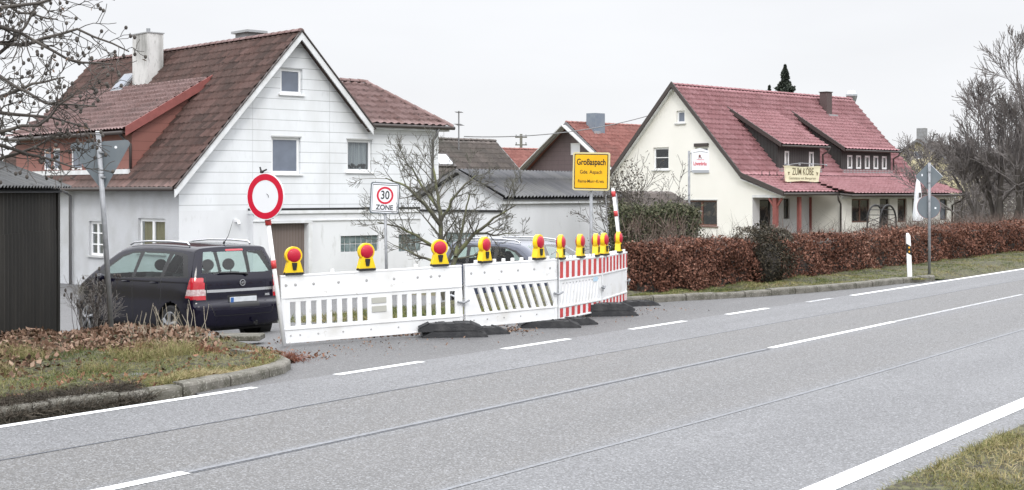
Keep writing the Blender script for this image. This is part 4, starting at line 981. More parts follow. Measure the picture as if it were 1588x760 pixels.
# red ringed sign at the left end of the barrier
def ring_sign():
    b = Vector((-2.96, 18.02, 0)); t = Vector((-3.18, 18.05, 1.64)); ctr = Vector((-3.20, 18.0, 1.935))
    r = E('no_entry_sign', 'round white sign with red ring on a leaning white pole with red bands', 'road sign', b)
    ax = (t-b).normalized(); pole(r, (0, 0, 0), t-b, .028, 'plastic_white')
    for f in (.64, .985):
        c = (t-b)*f; MB().tube([c-ax*.055, c+ax*.055], .034 if f < .9 else .04, 12).build('red_band', 'red_film', r, smooth=True)
    e = E('disc', None, None); e.parent = r; e.location = ctr-b; e.rotation_euler = (0, R(-6), R(-28))
    Mi = Matrix.Translation(ctr-b) @ Matrix.Rotation(R(-29), 4, 'Z') @ Matrix.Rotation(R(-7), 4, 'Y')
    bpy.data.objects.remove(e)
    MB().disc_y(0, 0, -.006, .006, .305, 64, Mi).build('plate', 'sign_white', r)
    MB().ring_y(0, 0, -.0085, -.0065, .213, .293, 64, Mi).build('red_ring', 'sign_red', r)
    MB().box(-.05, .05, .007, .06, -.30, -.24, Mi).box(-.03, .03, .007, .05, .20, .26, Mi).build('clamp', 'galv', r)
    MB().ball((-.02, 0, .325), (.035, .02, .02), Mi, 8, 6).tube([(-.03, 0, .33), (-.045, 0, .39)], .012, 5, Mi).tube([(.0, 0, .33), (.06, 0, .345)], .012, 5, Mi).build('wing_bolt', 'black_plastic', r)
    m = MB(); m.tube([(.03, -.009, .03), (.05, -.009, .01), (.055, -.009, -.02)], .004, 5, Mi); m.build('scratch', 'sign_black', r)
ring_sign()
# zone 30 sign
def rounded(w_, h_, r_, n=6):
    P = []
    for cx, cz, a0 in ((w_-r_, h_-r_, 0), (-w_+r_, h_-r_, 90), (-w_+r_, -h_+r_, 180), (w_-r_, -h_+r_, 270)):
        for k in range(n+1): a = R(a0+90*k/n); P.append((cx+r_*math.cos(a), cz+r_*math.sin(a)))
    return P
def zone_sign():
    x, y = -2.56, 27.9; zb = H(x, y); r = E('speed_zone_sign', 'square white sign reading 30 ZONE on a grey pole before the white wall', 'road sign', (x, y, zb))
    pole(r, (.05, 0.04, 0), (0, .04, 1.80-zb), .03)
    Mi = Matrix.Translation((.0, 0, 1.865-zb)) @ Matrix.Rotation(R(22), 4, 'Z') @ Matrix.Rotation(R(3), 4, 'Y')
    MB().prism(rounded(.305, .315, .05), -.006, .006, Mi).build('plate', 'sign_grey', r)
    MB().prism(rounded(.282, .292, .045), -.008, -.0065, Mi).build('face', 'sign_white', r)
    m = MB().box(-.262, .262, -.0095, -.0085, .258, .272, Mi).box(-.262, .262, -.0095, -.0085, -.272, -.258, Mi).box(-.265, -.257, -.0095, -.0085, -.262, .262, Mi).box(.257, .265, -.0095, -.0085, -.262, .262, Mi)
    m.build('border_line', 'sign_black', r)
    MB().ring_y(0, .055, -.0105, -.0085, .135, .175, 48, Mi).build('red_ring', 'sign_red', r)
    text('30', r, Mi @ Matrix.Translation((0, -.010, .055)) @ TXT, .17, .175, bold=.012); text('ZONE', r, Mi @ Matrix.Translation((0, -.010, -.19)) @ TXT, .10, .36, bold=.02)
    MB().box(-.3, .3, .007, .02, .1, .13, Mi).build('bracket', 'galv', r)
zone_sign()
# town sign
def town_sign():
    x, y = 1.60, 28.0; zb = H(x, y); r = E('town_sign', 'yellow town sign with black lettering on a grey pole behind the barriers', 'town sign', (x, y, zb))
    pole(r, (0, 0.05, 0), (0, .05, 2.0-zb), .032)
    Mi = Matrix.Translation((0, 0, 2.405-zb)) @ Matrix.Rotation(R(-18), 4, 'Z') @ Matrix.Rotation(R(1.2), 4, 'Y')
    MB().prism(rounded(.385, .385, .05), -.01, .02, Mi).build('plate', 'gold_edge', r)
    MB().prism(rounded(.352, .352, .02), -.0125, -.0105, Mi).build('black_border', 'sign_black', r)
    MB().prism(rounded(.335, .335, .015), -.0145, -.013, Mi).build('yellow_face', 'sign_yellow', r)
    text('Großaspach', r, Mi @ Matrix.Translation((0, -.016, .185)) @ TXT, .125, .60, bold=.02)
    text('Gde. Aspach', r, Mi @ Matrix.Translation((0, -.016, -.015)) @ TXT, .075, .46, bold=.004)
    text('Rems-Murr-Kreis', r, Mi @ Matrix.Translation((0, -.016, -.20)) @ TXT, .065, .54, bold=.004)
    MB().box(-.36, .36, .021, .05, .2, .24, Mi).box(-.36, .36, .021, .05, -.24, -.2, Mi).build('bracket', 'galv', r)
    pole(r, (.43, .45, 0), (.32, .4, 1.9-zb), .012, 'gutter_grey', 'stay_rod')
town_sign()
# leaning striped pole at the right end (sign seen edge on)
def striped_pole():
    b = Vector((2.04, 24.75, 0.0)); t = Vector((1.80, 24.75, 2.06)); r = E('striped_pole', 'thin white pole with red bands leaning at the right end of the barrier', 'pole', b)
    pole(r, (0, 0, 0), t-b, .028, 'plastic_white'); ax = (t-b).normalized()
    for f in (.5, .78, .95):
        c = (t-b)*f; MB().tube([c-ax*.05, c+ax*.05], .036, 12).build('red_band', 'red_film', r, smooth=True)
    pole(r, (-.02, .12, .2), (t-b)+Vector((.06, .12, -.1)), .02, 'galv', 'sign_edge')
striped_pole()
# back of the give way sign
def yield_back():
    x, y = -5.63, 19.5; zb = float(z_left(*st(x, y)))-.03; r = E('give_way_sign', 'grey back of a triangular road sign on a leaning grey pole in the leafy verge', 'road sign', (x, y, zb))
    top = Vector((-.19, 0, 2.83-zb)); pole(r, (0, 0, 0), top, .036); MB().tube([top, top+Vector((0, 0, .02))], .038, 12).build('pole_cap', 'plastic_white', r)
    Mi = Matrix.Translation((-.165, .05, 2.45-zb)) @ Matrix.Rotation(R(-4), 4, 'Y') @ Matrix.Rotation(R(6), 4, 'Z')
    P = []
    for ang_, cx, cz in ((90, 0, -.36), (210, .355, .20), (330, -.355, .20)):
        for k in range(6):
            a = R(ang_+120+(k)*24); P.append((cx+.055*math.cos(a), cz+.055*math.sin(a)))
    P = sorted(P, key=lambda p: math.atan2(p[1]+.02, p[0]))
    MB().prism(P, -.004, .004, Mi).build('plate', 'sign_grey', r)
    for z_ in (.10, -.25): MB().tube([Vector((-.165+.02-z_*.0, 0, 2.45-zb+z_-.012))+Vector((z_*-.07, 0, 0)), Vector((-.165+.02, 0, 2.45-zb+z_+.012))+Vector((z_*-.07, 0, 0))], .043, 14).build('clamp', 'galv', r)
    MB().disc_y(.215, .16, -.0065, -.0045, .02, 16, Mi).build('sticker', 'sign_white', r)
yield_back()
# priority + round sign backs on the right
def right_signs():
    x, y = 9.56, 31.8; zb = float(z_right(*st(x, y))); r = E('road_sign', 'grey diamond sign back above a grey round one by the hedge', 'road sign', (x, y, zb))
    pole(r, (0, -.04, 0), (0, -.04, 2.66-zb), .032)
    Mi = Matrix.Translation((0, 0, 2.34-zb)) @ Matrix.Rotation(R(45), 4, 'Y')
    MB().prism(rounded(.225, .225, .03), -.004, .004, Mi).build('diamond_plate', 'sign_grey', r)
    MB().prism([(-.225, .224), (.225, .224), (.225, .232), (-.225, .232)], -.0055, .02, Mi).build('rim', 'sign_white', r)
    MB().disc_y(0, 1.645-zb, -.004, .004, .268, 48).build('round_plate', 'sign_grey', r)
    MB().ring_y(0, 1.645-zb, -.005, .006, .266, .272, 48).build('rim', mat('rim_red', (.3, .12, .12), .5), r)
    for z_ in (2.45, 2.2, 1.78, 1.50): MB().tube([(0, -.04, z_-zb-.012), (0, -.04, z_-zb+.012)], .04, 12).build('clamp', 'galv', r)
    MB().box(-.17, -.14, -.007, -.005, 2.35-zb, 2.40-zb).box(.13, .17, -.007, -.005, 1.60-zb, 1.64-zb).build('sticker', 'sign_white', r)
right_signs()
# delineator
def delineator():
    x, y = 8.76, 30.6; zb = float(z_right(*st(x, y)))-.02; r = E('delineator_post', 'white marker post with black slanted band in the grass by the road', 'marker post', (x, y, zb), R(20), ry=R(-2.5))
    pr = lambda z0, z1, w0, w1, e=0.: [(-w0-e, -.045-e, z0), (w0+e, -.045-e, z0), (0, .06+e, z0), (-w1-e, -.045-e, z1), (w1+e, -.045-e, z1), (0, .06+e, z1)]
    F = [(0, 2, 1), (3, 4, 5), (0, 1, 4, 3), (1, 2, 5, 4), (2, 0, 3, 5)]
    m = MB().add(pr(0, .95, .062, .055), F); m.add([(-.055, -.045, .95), (.055, -.045, .95), (0, .06, .95), (-.04, -.03, 1.0), (.02, -.03, 1.02), (0, .03, 1.02)], F); m.build('post', 'plastic_white', r, bevel=.006)
    V = pr(.56, .76, .0585, .0575, .003); V = [(x_, y_, z_-.04*(x_ > 0)+.03*(x_ < 0)) for x_, y_, z_ in V]
    MB().add(V, F).build('black_band', 'sign_black', r)
    MB().disc_y(0, .70, -.053, -.050, .022, 16).disc_y(0, .61, -.053, -.050, .022, 16).build('reflector', mat('amber', (.7, .35, .05), .2), r)
delineator()
# brewery sign on a post in the inn garden
def pub_sign():
    x, y = 6.77, 53.0; zb = H(x, y); r = E('pub_sign', 'white illuminated pub sign with red lettering on a grey post before the inn', 'pub sign', (x, y, zb))
    pole(r, (0, 0, 0), (0, 0, 3.55-zb), .045); z0 = 3.2-zb
    for z_ in (.25, -.45): MB().tube([(0, 0, z0+z_), (.12, 0, z0+z_)], .02, 6).build('arm', 'galv', r)
    Mi = Matrix.Translation((.42, 0, z0-.02)) @ Matrix.Rotation(R(8), 4, 'Z')
    poly = [(-.33, -.42), (.33, -.42), (.33, .36), (.15, .42), (0, .46), (-.15, .42), (-.33, .36)]
    MB().prism(poly, -.06, .06, Mi).build('sign_box', 'sign_white', r, bevel=.01)
    MB().box(-.33, .33, -.065, -.061, -.47, -.36, Mi).build('lower_strip', mat('strip_grey', (.35, .37, .4), .5), r)
    m = MB(); m.tube([(-.29, -.064, .30), (-.12, -.064, .335), (0, -.064, .36), (.12, -.064, .335), (.29, -.064, .30)], .008, 4, Mi).build('arch_line', 'gutter_grey', r)
    m = MB().ball((-.03, -.062, .17), (.045, .006, .06), Mi, 8, 6).tube([(.0, -.064, .12), (.05, -.064, .09)], .015, 5, Mi).tube([(-.05, -.064, .14), (-.07, -.064, .08)], .015, 5, Mi); m.build('lion_emblem', mat('emblem', (.2, .08, .08), .5), r)
    text('Haller', r, Mi @ Matrix.Translation((-.0, -.063, .035)) @ TXT, .05, .30, 'sign_red'); text('Löwenbräu', r, Mi @ Matrix.Translation((-.02, -.063, -.12)) @ TXT, .15, .52, 'sign_red', bold=.02)
pub_sign()
# folded white parasol and rose arch in the inn garden
def parasol():
    x, y = 16.4, 56.0; zb = H(x, y); r = E('parasol', 'folded white parasol standing in the inn garden behind the round sign', 'parasol', (x, y, zb))
    pole(r, (0, 0, 0), (0, 0, 2.6-zb), .03, 'brown_wood')
    V = []; n = 20; zz = [(2.62, .04), (2.4, .10), (2.0, .17), (1.5, .22), (1.05, .28), (.8, .26)]
    for z_, rr in zz:
        for k in range(n): q = .68*rr*(1+.18*math.cos(k*math.pi*.8)); V.append((q*math.cos(2*math.pi*k/n), q*math.sin(2*math.pi*k/n), z_-zb))
    MB().add(V, [(j*n+k, j*n+(k+1) % n, (j+1)*n+(k+1) % n, (j+1)*n+k) for j in range(len(zz)-1) for k in range(n)]).build('folded_canopy', 'sign_white', r, smooth=True)
    MB().box(-.04, .05, -.26, -.24, 1.75-zb, 1.95-zb).build('printed_mark', 'gutter', r)
parasol()
def rose_arch():
    x, y = 14.4, 54.; zb = H(x, y); r = E('rose_arch', 'black metal rose arch in front of the inn door', 'garden arch', (x, y, zb-.28), R(38))
    for yy, nm in ((-.3, 0), (.3, 1)):
        m = MB(); pts = [(-.5, yy, 0), (-.5, yy, 1.75)]+[(-.5*math.cos(math.pi*k/14), yy, 1.75+.62*math.sin(math.pi*k/14)) for k in range(1, 14)]+[(.5, yy, 1.75), (.5, yy, 0)]
        m.tube([(a, b, c) for a, b, c in pts], .035, 6); m.build('hoop', 'black_plastic', r)
    m = MB()
    for sx in (-.5, .5):
        for k in range(9): m.tube([(sx, -.3, .1+k*.2), (sx, .3, .3+k*.2)], .014, 5); m.tube([(sx, .3, .1+k*.2), (sx, -.3, .3+k*.2)], .014, 5)
    for k in range(1, 8): a = math.pi*k/8; m.tube([(-.5*math.cos(a), -.3, 1.75+.62*math.sin(a)), (-.5*math.cos(a), .3, 1.75+.62*math.sin(a))], .016, 5)
    m.build('lattice', 'black_plastic', r)
rose_arch()
# utility pole and overhead cable
def util_pole():
    x, y = .84, 128.; zb = -1.5; r = E('utility_pole', 'thin far utility pole with cross arms above the red roof', 'utility pole', (x, y, zb))
    pole(r, (0, 0, 0), (0, 0, 8.8), .13, 'bark'); m = MB()
    for z_ in (8.5, 7.8): m.box(-.55, .55, -.06, .06, z_-.05, z_+.05)
    m.build('cross_arm', 'bark', r)
    m = MB()
    for z_ in (8.5, 7.8):
        for xx in (-.45, .0, .45): m.tube([(xx, 0, z_+.05), (xx, 0, z_+.25)], .05, 6)
    m.build('insulator', 'galv', r)
util_pole()
m = MB(); a = Vector((-2.0, 58., 4.3)); b_ = Vector((7.1, 70.5, 5.9)); m.tube([a.lerp(b_, f)+Vector((0, 0, -.35*4*f*(1-f))) for f in [i/24 for i in range(25)]], .022, 5)
m.build('overhead_cable', 'gutter_grey', smooth=True, label='thin overhead cable sagging between the aerial roof and the inn gable', cat='cable')
# ================================================================== CARS
M['car_paint'] = mat('dark_violet_car_paint', (.005, .0045, .013), .10, spec=.3, coat=.12, c2=(.008, .007, .018), ns=2)
M['car_paint_blue'] = mat('blue_car_paint', (.03, .042, .085), .2, spec=.6, coat=.8)
M['car_glass'] = glass_mat('car_glass', (.78, .90, .87), .05)
M['car_glass_dark'] = glass_mat('dark_car_glass', (.66, .75, .72), .02)
M['car_black'] = mat('car_black_trim', (.010, .010, .011), .45)
M['car_under'] = mat('car_underbody', (.012, .012, .012), .8)
M['tail_red'] = mat('tail_lamp_red', (.42, .012, .02), .12, spec=.7, coat=.5, c2=(.50, .02, .035), ns=14)
M['tail_clear'] = mat('tail_lamp_clear', (.45, .28, .29), .12, spec=.7, coat=.8, c2=(.6, .5, .5), ns=30, lo=.4, hi=.6)
M['chrome'] = mat('chrome', (.62, .63, .65), .18, metal=.9)
M['tyre'] = mat('tyre', (.018, .018, .019), .8)
M['alloy'] = mat('alloy_rim', (.42, .43, .45), .3, metal=.7)
M['seat_cloth'] = mat('seat_cloth', (.035, .037, .042), .9)
M['plate_white'] = mat('number_plate_blank', (.62, .65, .68), .5, c2=(.5, .53, .56), ns=9)
M['plate_blue'] = mat('plate_blue', (.02, .10, .32), .5)

def catmull(P, n):
    P = np.array(P, float); Q = [P[0]*2-P[1], *P, P[-1]*2-P[-2]]; out_ = []
    for i in range(1, len(Q)-2):
        for t in np.linspace(0, 1, 24, endpoint=False):
            a, b, c, d = Q[i-1], Q[i], Q[i+1], Q[i+2]
            out_.append(.5*((2*b)+(-a+c)*t+(2*a-5*b+4*c-d)*t*t+(-a+3*b-3*c+d)*t**3))
    out_.append(P[-1]); out_ = np.array(out_); d = np.r_[0, np.cumsum(np.hypot(*np.diff(out_, axis=0).T))]
    s = np.linspace(0, d[-1], n); return np.stack([np.interp(s, d, out_[:, 0]), np.interp(s, d, out_[:, 1])], -1)

def pip(px, pz, poly):
    r = np.zeros(px.shape, bool); n = len(poly)
    for i in range(n):
        (x1, z1), (x2, z2) = poly[i], poly[(i+1) % n]
        if z1 == z2: continue
        c = ((z1 > pz) != (z2 > pz)) & (px < (x2-x1)*(pz-z1)/(z2-z1)+x1); r ^= c
    return r

def car_geometry():
    rear = catmull([(.16, .25), (.07, .30), (.02, .42), (.0, .53), (.015, .64), (.075, .70), (.09, .78), (.10, .98), (.125, 1.08), (.20, 1.27), (.29, 1.46), (.33, 1.545)], 130)
    top = catmull([(.33, 1.545), (.38, 1.585), (.7, 1.61), (1.3, 1.635), (2.0, 1.635), (2.45, 1.61), (2.78, 1.54), (3.15, 1.36), (3.5, 1.16), (3.72, 1.04), (3.95, .98), (4.2, .90), (4.34, .82)], 260)
    front = catmull([(4.28, .22), (4.40, .27), (4.46, .42), (4.46, .58), (4.42, .70), (4.34, .82)], 50)
    bot = catmull([(.16, .25), (.6, .22), (2.2, .20), (3.9, .20), (4.28, .22)], 260)
    def normals(P):
        t = np.gradient(P, axis=0); n = np.stack([-t[:, 1], t[:, 0]], -1); n /= np.linalg.norm(n, axis=1)[:, None]+1e-9
        c = np.array([2.2, .85]); s = np.sign(((c-P)*n).sum(1)); return n*s[:, None]
    def W(x, z):
        w_ = .885-.035*np.clip((.8-x)/.8, 0, 1)**2-.14*np.clip((x-3.5)/1., 0, 1)**2
        w_ = w_+.015*np.sin(np.clip((z-.3)/.7, 0, 1)*math.pi)-.03*np.clip((.35-z)/.15, 0, 1)
        w_ = w_-.235*np.clip((z-1.02)/.6, 0, 1)**1.15-.03*np.clip((x-2.6)/1., 0, 1)*np.clip((z-1.0)/.5, 0, 1)
        w_ = w_-.012*np.exp(-((z-.93)/.03)**2)*0
        return w_
    def bend(X, Y):    # plan curvature at the ends
        f = (np.abs(Y)/.9)
        X = X+.16*f**3.2*np.clip(1-X/.55, 0, 1); return X-.34*f**2.6*np.clip((X-3.7)/.8, 0, 1)
    Rr = .075; crown = .022
    e = np.concatenate([np.linspace(0, .84, 44), .84+.16*np.sin(np.linspace(0, math.pi/2, 9)[1:])]); e = np.concatenate([-e[:0:-1], e])
    def inset(ee):
        a = np.abs(ee); c = crown*np.minimum(a/.84, 1)**2.4; q = np.clip((a-.84)/.16, 0, 1)
        return c+Rr*(1-np.sqrt(1-q*q*.9999))
    patches = []
    edges_in = []
    for nm, P in (('rear', rear), ('top', top), ('front', front), ('bot', bot)):
        n = normals(P); 
        ins = inset(e); X = P[:, None, 0]+n[:, None, 0]*ins[None]; Z = P[:, None, 1]+n[:, None, 1]*ins[None]
        edges_in.append(P+n*(crown+Rr)); Y = e[None]*W(X, Z)
        patches.append((nm, bend(X, Y), Y, Z))
    # corners of the inset silhouette must coincide: average at joints
    re, te, fe, be = edges_in
    for a, i, b, j in ((re, -1, te, 0), (te, -1, fe, -1), (fe, 0, be, -1), (be, 0, re, 0)):
        c = (a[i]+b[j])/2; a[i] = c; b[j] = c
    U = np.linspace(0, 1, 260); K = 130; Vv = np.linspace(0, 1, K)
    rk = re; fk = np.stack([np.interp(Vv, np.linspace(0, 1, len(fe)), fe[:, c]) for c in (0, 1)], -1)
    u = U[:, None, None]; v = Vv[None, :, None]
    S = (1-v)*be[:, None]+v*te[:, None]+(1-u)*rk[None]+u*fk[None]-((1-u)*(1-v)*be[0]+u*(1-v)*be[-1]+(1-u)*v*te[0]+u*v*te[-1])
    for sg in (-1, 1):
        X, Z = S[..., 0], S[..., 1]; Y = sg*W(X, Z); patches.append(('side', bend(X, Y), Y, Z))
    return patches

def build_car(name, label, loc, ang, pitch, paint, group=None, detail=True):
    r = E(name, label, 'car', loc, ang, group, ry=pitch)
    cls = {}
    def put(key, V, Fq): cls.setdefault(key, []).append((V, Fq))
    WH = ((.85, .315), (3.55, .315)); RW = .375
    for nm, X, Y, Z in car_geometry():
        V = np.stack([X, Y, Z], -1).reshape(-1, 3); I = np.arange(X.size).reshape(X.shape)
        Fq = np.stack([I[:-1, :-1], I[1:, :-1], I[1:, 1:], I[:-1, 1:]], -1).reshape(-1, 4); C = V[Fq].mean(1); x, y, z = C.T; ay = np.abs(y)
        k = np.full(len(C), 'body', dtype=object)
        wheel = np.zeros(len(C), bool)
        for wx, wz in WH: wheel |= ((x-wx)**2+(z-wz)**2 < RW**2) & (ay > .60)
        if nm == 'side':
            dlo = pip(x, z, [(.36, 1.09), (.58, 1.44), (.72, 1.485), (1.1, 1.505), (2.25, 1.495), (2.62, 1.43), (3.05, 1.22), (3.42, 1.02), (3.2, 1.0), (2.2, 1.04), (1.0, 1.07)])
            k[dlo] = 'trim'
            g = pip(x, z, [(.52, 1.115), (.70, 1.42), (1.0, 1.455), (1.10, 1.10)]) | pip(x, z, [(1.20, 1.095), (1.13, 1.465), (1.93, 1.475), (2.0, 1.065)]) | pip(x, z, [(2.10, 1.06), (2.05, 1.47), (2.28, 1.46), (2.58, 1.39), (2.95, 1.20), (3.02, 1.045)])
            k[g] = 'glass'
            lampm = pip(x, z, [(-.2, .73), (.42, .765), (.30, 1.12), (-.2, 1.12)]); k[lampm] = 'lamp'; k[lampm & (z < .90) & (z > .80)] = 'lampc'
            seams = (np.abs(x-(1.15-.10*np.clip((z-1.05)/.4, 0, 1)+.0)) < .009) & (z > .62) & (z < 1.1) | (np.abs(x-2.05) < .008) & (z > .27) & (z < 1.08) | (np.abs(x-3.12) < .008) & (z > .27) & (z < .97) | ((np.abs(z-.27) < .008) & (x > 1.25) & (x < 3.12))
            k[seams & (k == 'body')] = 'gap'
            k[(k == 'body') & (x > 2.06) & (x < 3.11) & (z > .28) & (z < 1.05)] = 'fdoor'; k[(k == 'body') & (x > 1.15) & (x < 2.04) & (z > .28) & (z < 1.08)] = 'rdoor'
            k[pip(x, z, [(3.95, .62), (4.6, .60), (4.6, .78), (4.1, .86)])] = 'headlamp'
        elif nm == 'rear':
            hw = .70-.12*np.clip((z-1.1)/.4, 0, 1)
            k[(z > 1.15) & (z < 1.495) & (ay < hw)] = 'glass_rear'
            lm = (z > .735) & (z < 1.09) & (ay > .655+.03*np.clip((z-.75)/.3, 0, 1)); k[lm] = 'lamp'; k[lm & (z < .90) & (z > .80)] = 'lampc'
            k[(z > .845) & (z < .885) & (ay < .655)] = 'chrome'
            k[((np.abs(ay-(.655-.10*np.clip((.72-z)/.25, 0, 1))) < .008) & (z > .47) & (z < 1.1)) | ((np.abs(z-.47) < .009) & (ay < .56))] = 'gap'
            k[(ay < .29) & (z > .60) & (z < .785)] = 'recess'
            k[(np.abs(y-.0) < .17) & (z > 1.50) & (z < 1.535)] = 'lamp_top'
        elif nm == 'top':
            k[(x > 2.76) & (x < 3.66) & (ay < .80*(.885-.235*np.clip((z-1.02)/.6, 0, 1)))] = 'glass_front'
        elif nm == 'front': k[(z > .40) & (z < .62) & (ay < .5)] = 'trim'
        elif nm == 'bot': k[:] = 'trim'
        k[wheel] = 'none'
        for kk in set(k):
            if kk != 'none': put(kk, V, Fq[k == kk])
    names = {'body': ('body', paint), 'trim': ('window_surround', 'car_black'), 'glass': ('side_window', 'car_glass_dark'), 'glass_rear': ('rear_window', 'car_glass'), 'glass_front': ('windscreen', 'car_glass'),
             'chrome': ('chrome_strip', 'chrome'), 'gap': ('seam', 'car_black'), 'recess': ('plate_recess', 'car_black'), 'fdoor': ('front_door', paint), 'rdoor': ('rear_door', paint), 'headlamp': ('headlight', 'chrome'), 'lamp_top': ('high_brake_light', 'tail_red')}
    def mesh(key_list, nm, mt, parent=r, side=None):
        Vs = []; Fs = []; b = 0
        for kk in key_list:
            for V, Fq in cls.get(kk, []):
                if side: Fq = Fq[(V[Fq].mean(1)[:, 1]*side) > 0]
                if not len(Fq): continue
                used, inv = np.unique(Fq, return_inverse=True); T_ = inv.reshape(-1, 4); Vu = V[used]; nn = np.cross(Vu[T_[:, 2]]-Vu[T_[:, 0]], Vu[T_[:, 3]]-Vu[T_[:, 1]]); cc = Vu[T_].mean(1)-np.array([2.2, 0, .8])
                fl = (nn*cc).sum(1) < 0; T_[fl] = T_[fl][:, ::-1]; Vs.append(Vu); Fs.append(T_+b); b += len(used)
        if not Fs: return None
        me_o = np_mesh(nm, np.vstack(Vs), np.vstack(Fs), M[mt], parent, smooth=True); return me_o
    objs = {}
    for kk, (nm, mt) in names.items():
        if kk in ('fdoor', 'rdoor', 'glass', 'headlamp'):
            for s in (-1, 1): objs[kk, s] = mesh([kk], nm, mt, side=s)
        else: objs[kk] = mesh([kk], nm, mt)
    for s in (-1, 1):
        lampo = mesh(['lamp'], 'tail_light', 'tail_red', side=s); mesh(['lampc'], 'clear_lens', 'tail_clear', lampo, side=s)
        # door handles
        for dx, kk in ((1.28, 'rdoor'), (2.2, 'fdoor')): MB().tube([(dx, s*.905, .985), (dx+.03, s*.925, .99), (dx+.14, s*.925, .99), (dx+.17, s*.905, .985)], .014, 6).build('handle', paint, objs[kk, s], smooth=True)
        # mirrors
        mi = MB().ball((2.98, s*.98, 1.03), (.075, .11, .075), None, 14, 10).tube([(2.95, s*.84, .99), (2.95, s*.92, 1.0)], .03, 6).build('mirror', paint, r, smooth=True)
        MB().box(2.925, 2.935, s*.98-.075, s*.98+.075, .985, 1.08).build('mirror_glass', 'chrome', mi, bevel=.003)
        MB().tube([(.72, s*.60, 1.60), (.78, s*.60, 1.645), (1.3, s*.61, 1.665), (2.0, s*.61, 1.665), (2.45, s*.60, 1.64), (2.6, s*.59, 1.60)], .017, 8).build('roof_rail', 'chrome', r, smooth=True)
        for i, (wx, wz) in enumerate(WH):
            wl = MB().tube([(wx, s*.90, wz), (wx, s*.885, wz), (wx, s*.70, wz), (wx, s*.68, wz)], [.285, .315, .315, .28], 40).build('wheel', 'tyre', r, smooth=False)
            m = MB(); m.ring_y(wx, wz, s*.895, s*.902, .195, .215, 36); Mw = Matrix.Translation((wx, s*.903, wz))
            for q in range(5):
                a = 2*math.pi*q/5+.3; m.tube([(0.03*math.cos(a), 0, .03*math.sin(a)), (.12*math.cos(a), s*.008, .12*math.sin(a)), (.205*math.cos(a+.12), 0, .205*math.sin(a+.12))], [.035, .026, .035], 6, Mw)
            m.disc_y(wx, wz, s*.90, s*.918, .045, 20); m.build('rim', 'alloy', wl)
            MB().disc_y(wx, wz, s*.901, s*.8915, .2, 32).build('wheel_well_disc', 'car_under', wl)
            MB().tube([(wx, s*.66, wz), (wx, s*.88, wz)], .372, 32, cap=False).build('wheel_arch', 'car_under', r)
    # under body and cabin
    MB().box(.25, 4.1, -.66, .66, .21, .55).box(1.26, 3.12, -.82, .82, .21, .5).box(.15, .45, -.75, .75, .27, .6).build('underbody', 'car_under', r)
    m = MB()
    for (sx, sy) in ((1.15, -.42), (1.15, 0), (1.15, .42), (2.05, -.36), (2.05, .36)):
        m.box(sx-.1, sx+.08, sy-.19-.03*(sx > 2), sy+.19+.03*(sx > 2), .5, 1.12); m.ball((sx-.04, sy, 1.25), (.06, .125, .10), None, 12, 8); m.tube([(sx-.03, sy-.05, 1.1), (sx-.04, sy-.05, 1.2)], .012, 5)
    m.box(1.2, 1.6, -.7, .7, .5, .72); m.box(2.1, 2.6, -.7, .7, .5, .72); m.box(.28, .9, -.7, .7, .5, .98)
    m.build('seat', 'seat_cloth', r, bevel=.02)
    MB().box(3.1, 3.55, -.74, .74, .6, .98).tube([(2.75, -.36, .9), (3.1, -.36, .85)], .03, 6).build('dashboard', 'car_black', r)
    # rear details
    MB().box(-.012, .012, -.26, .26, -.057, .057).build('number_plate', 'plate_white', r, loc=(.066, 0, .70), bevel=.004).rotation_euler = (0, R(-2), 0)
    MB().box(-.016, -.0125, .195, .252, -.052, .052).build('blue_band', 'plate_blue', r, loc=(.066, 0, .70))
    Mb = Matrix.Translation((.088, 0, .985)) @ Matrix.Rotation(R(90), 4, 'Z')
    MB().ring_y(0, 0, -.004, .012, .042, .054, 32, Mb).add([(-.075, .012, .004), (.02, .012, .018), (.0, .012, .002), (.075, .012, -.004), (-.02, .012, -.018), (.0, .012, -.002)], [(0, 1, 2, 5, 4, 3)], Mb).build('round_lightning_emblem', 'chrome', r)
    MB().tube([(.118, -.1, 1.13), (.125, .15, 1.15), (.13, .42, 1.155)], .013, 6).tube([(.10, -.12, 1.12), (.118, -.08, 1.13)], .025, 8).build('rear_wiper', 'car_black', r)
    MB().tube([(.62, 0, 1.615), (.60, 0, 1.65)], .018, 6).tube([(.60, 0, 1.64), (.48, 0, 1.75), (.33, 0, 2.02)], [.007, .004, .0025], 5).build('aerial', 'car_black', r)
    if detail:
        MB().box(-.004, .004, -.045, .045, -.018, .018).build('badge', 'chrome', r, loc=(.098, -.50, .66+.11))
        MB().tube([(.02, -.18, .32), (-.04, -.18, .30), (-.05, -.18, .36)], .02, 6).build('tow_hook', 'car_under', r)
    return r
HX = math.atan2(.70, -.714)
cx_, cy_ = -4.48, 23.35
build_car('parked_car', 'dark violet people carrier parked on the low ground left of the barrier', (cx_, cy_, -.55), HX, R(1.0), 'car_paint').scale = (1.02, 1.02, 1.03)
build_car('parked_car', 'blue estate car mostly hidden behind the barriers', (-1.16, 32.4, H(0, 31)-.20), R(-47), 0, 'car_paint_blue', detail=False)
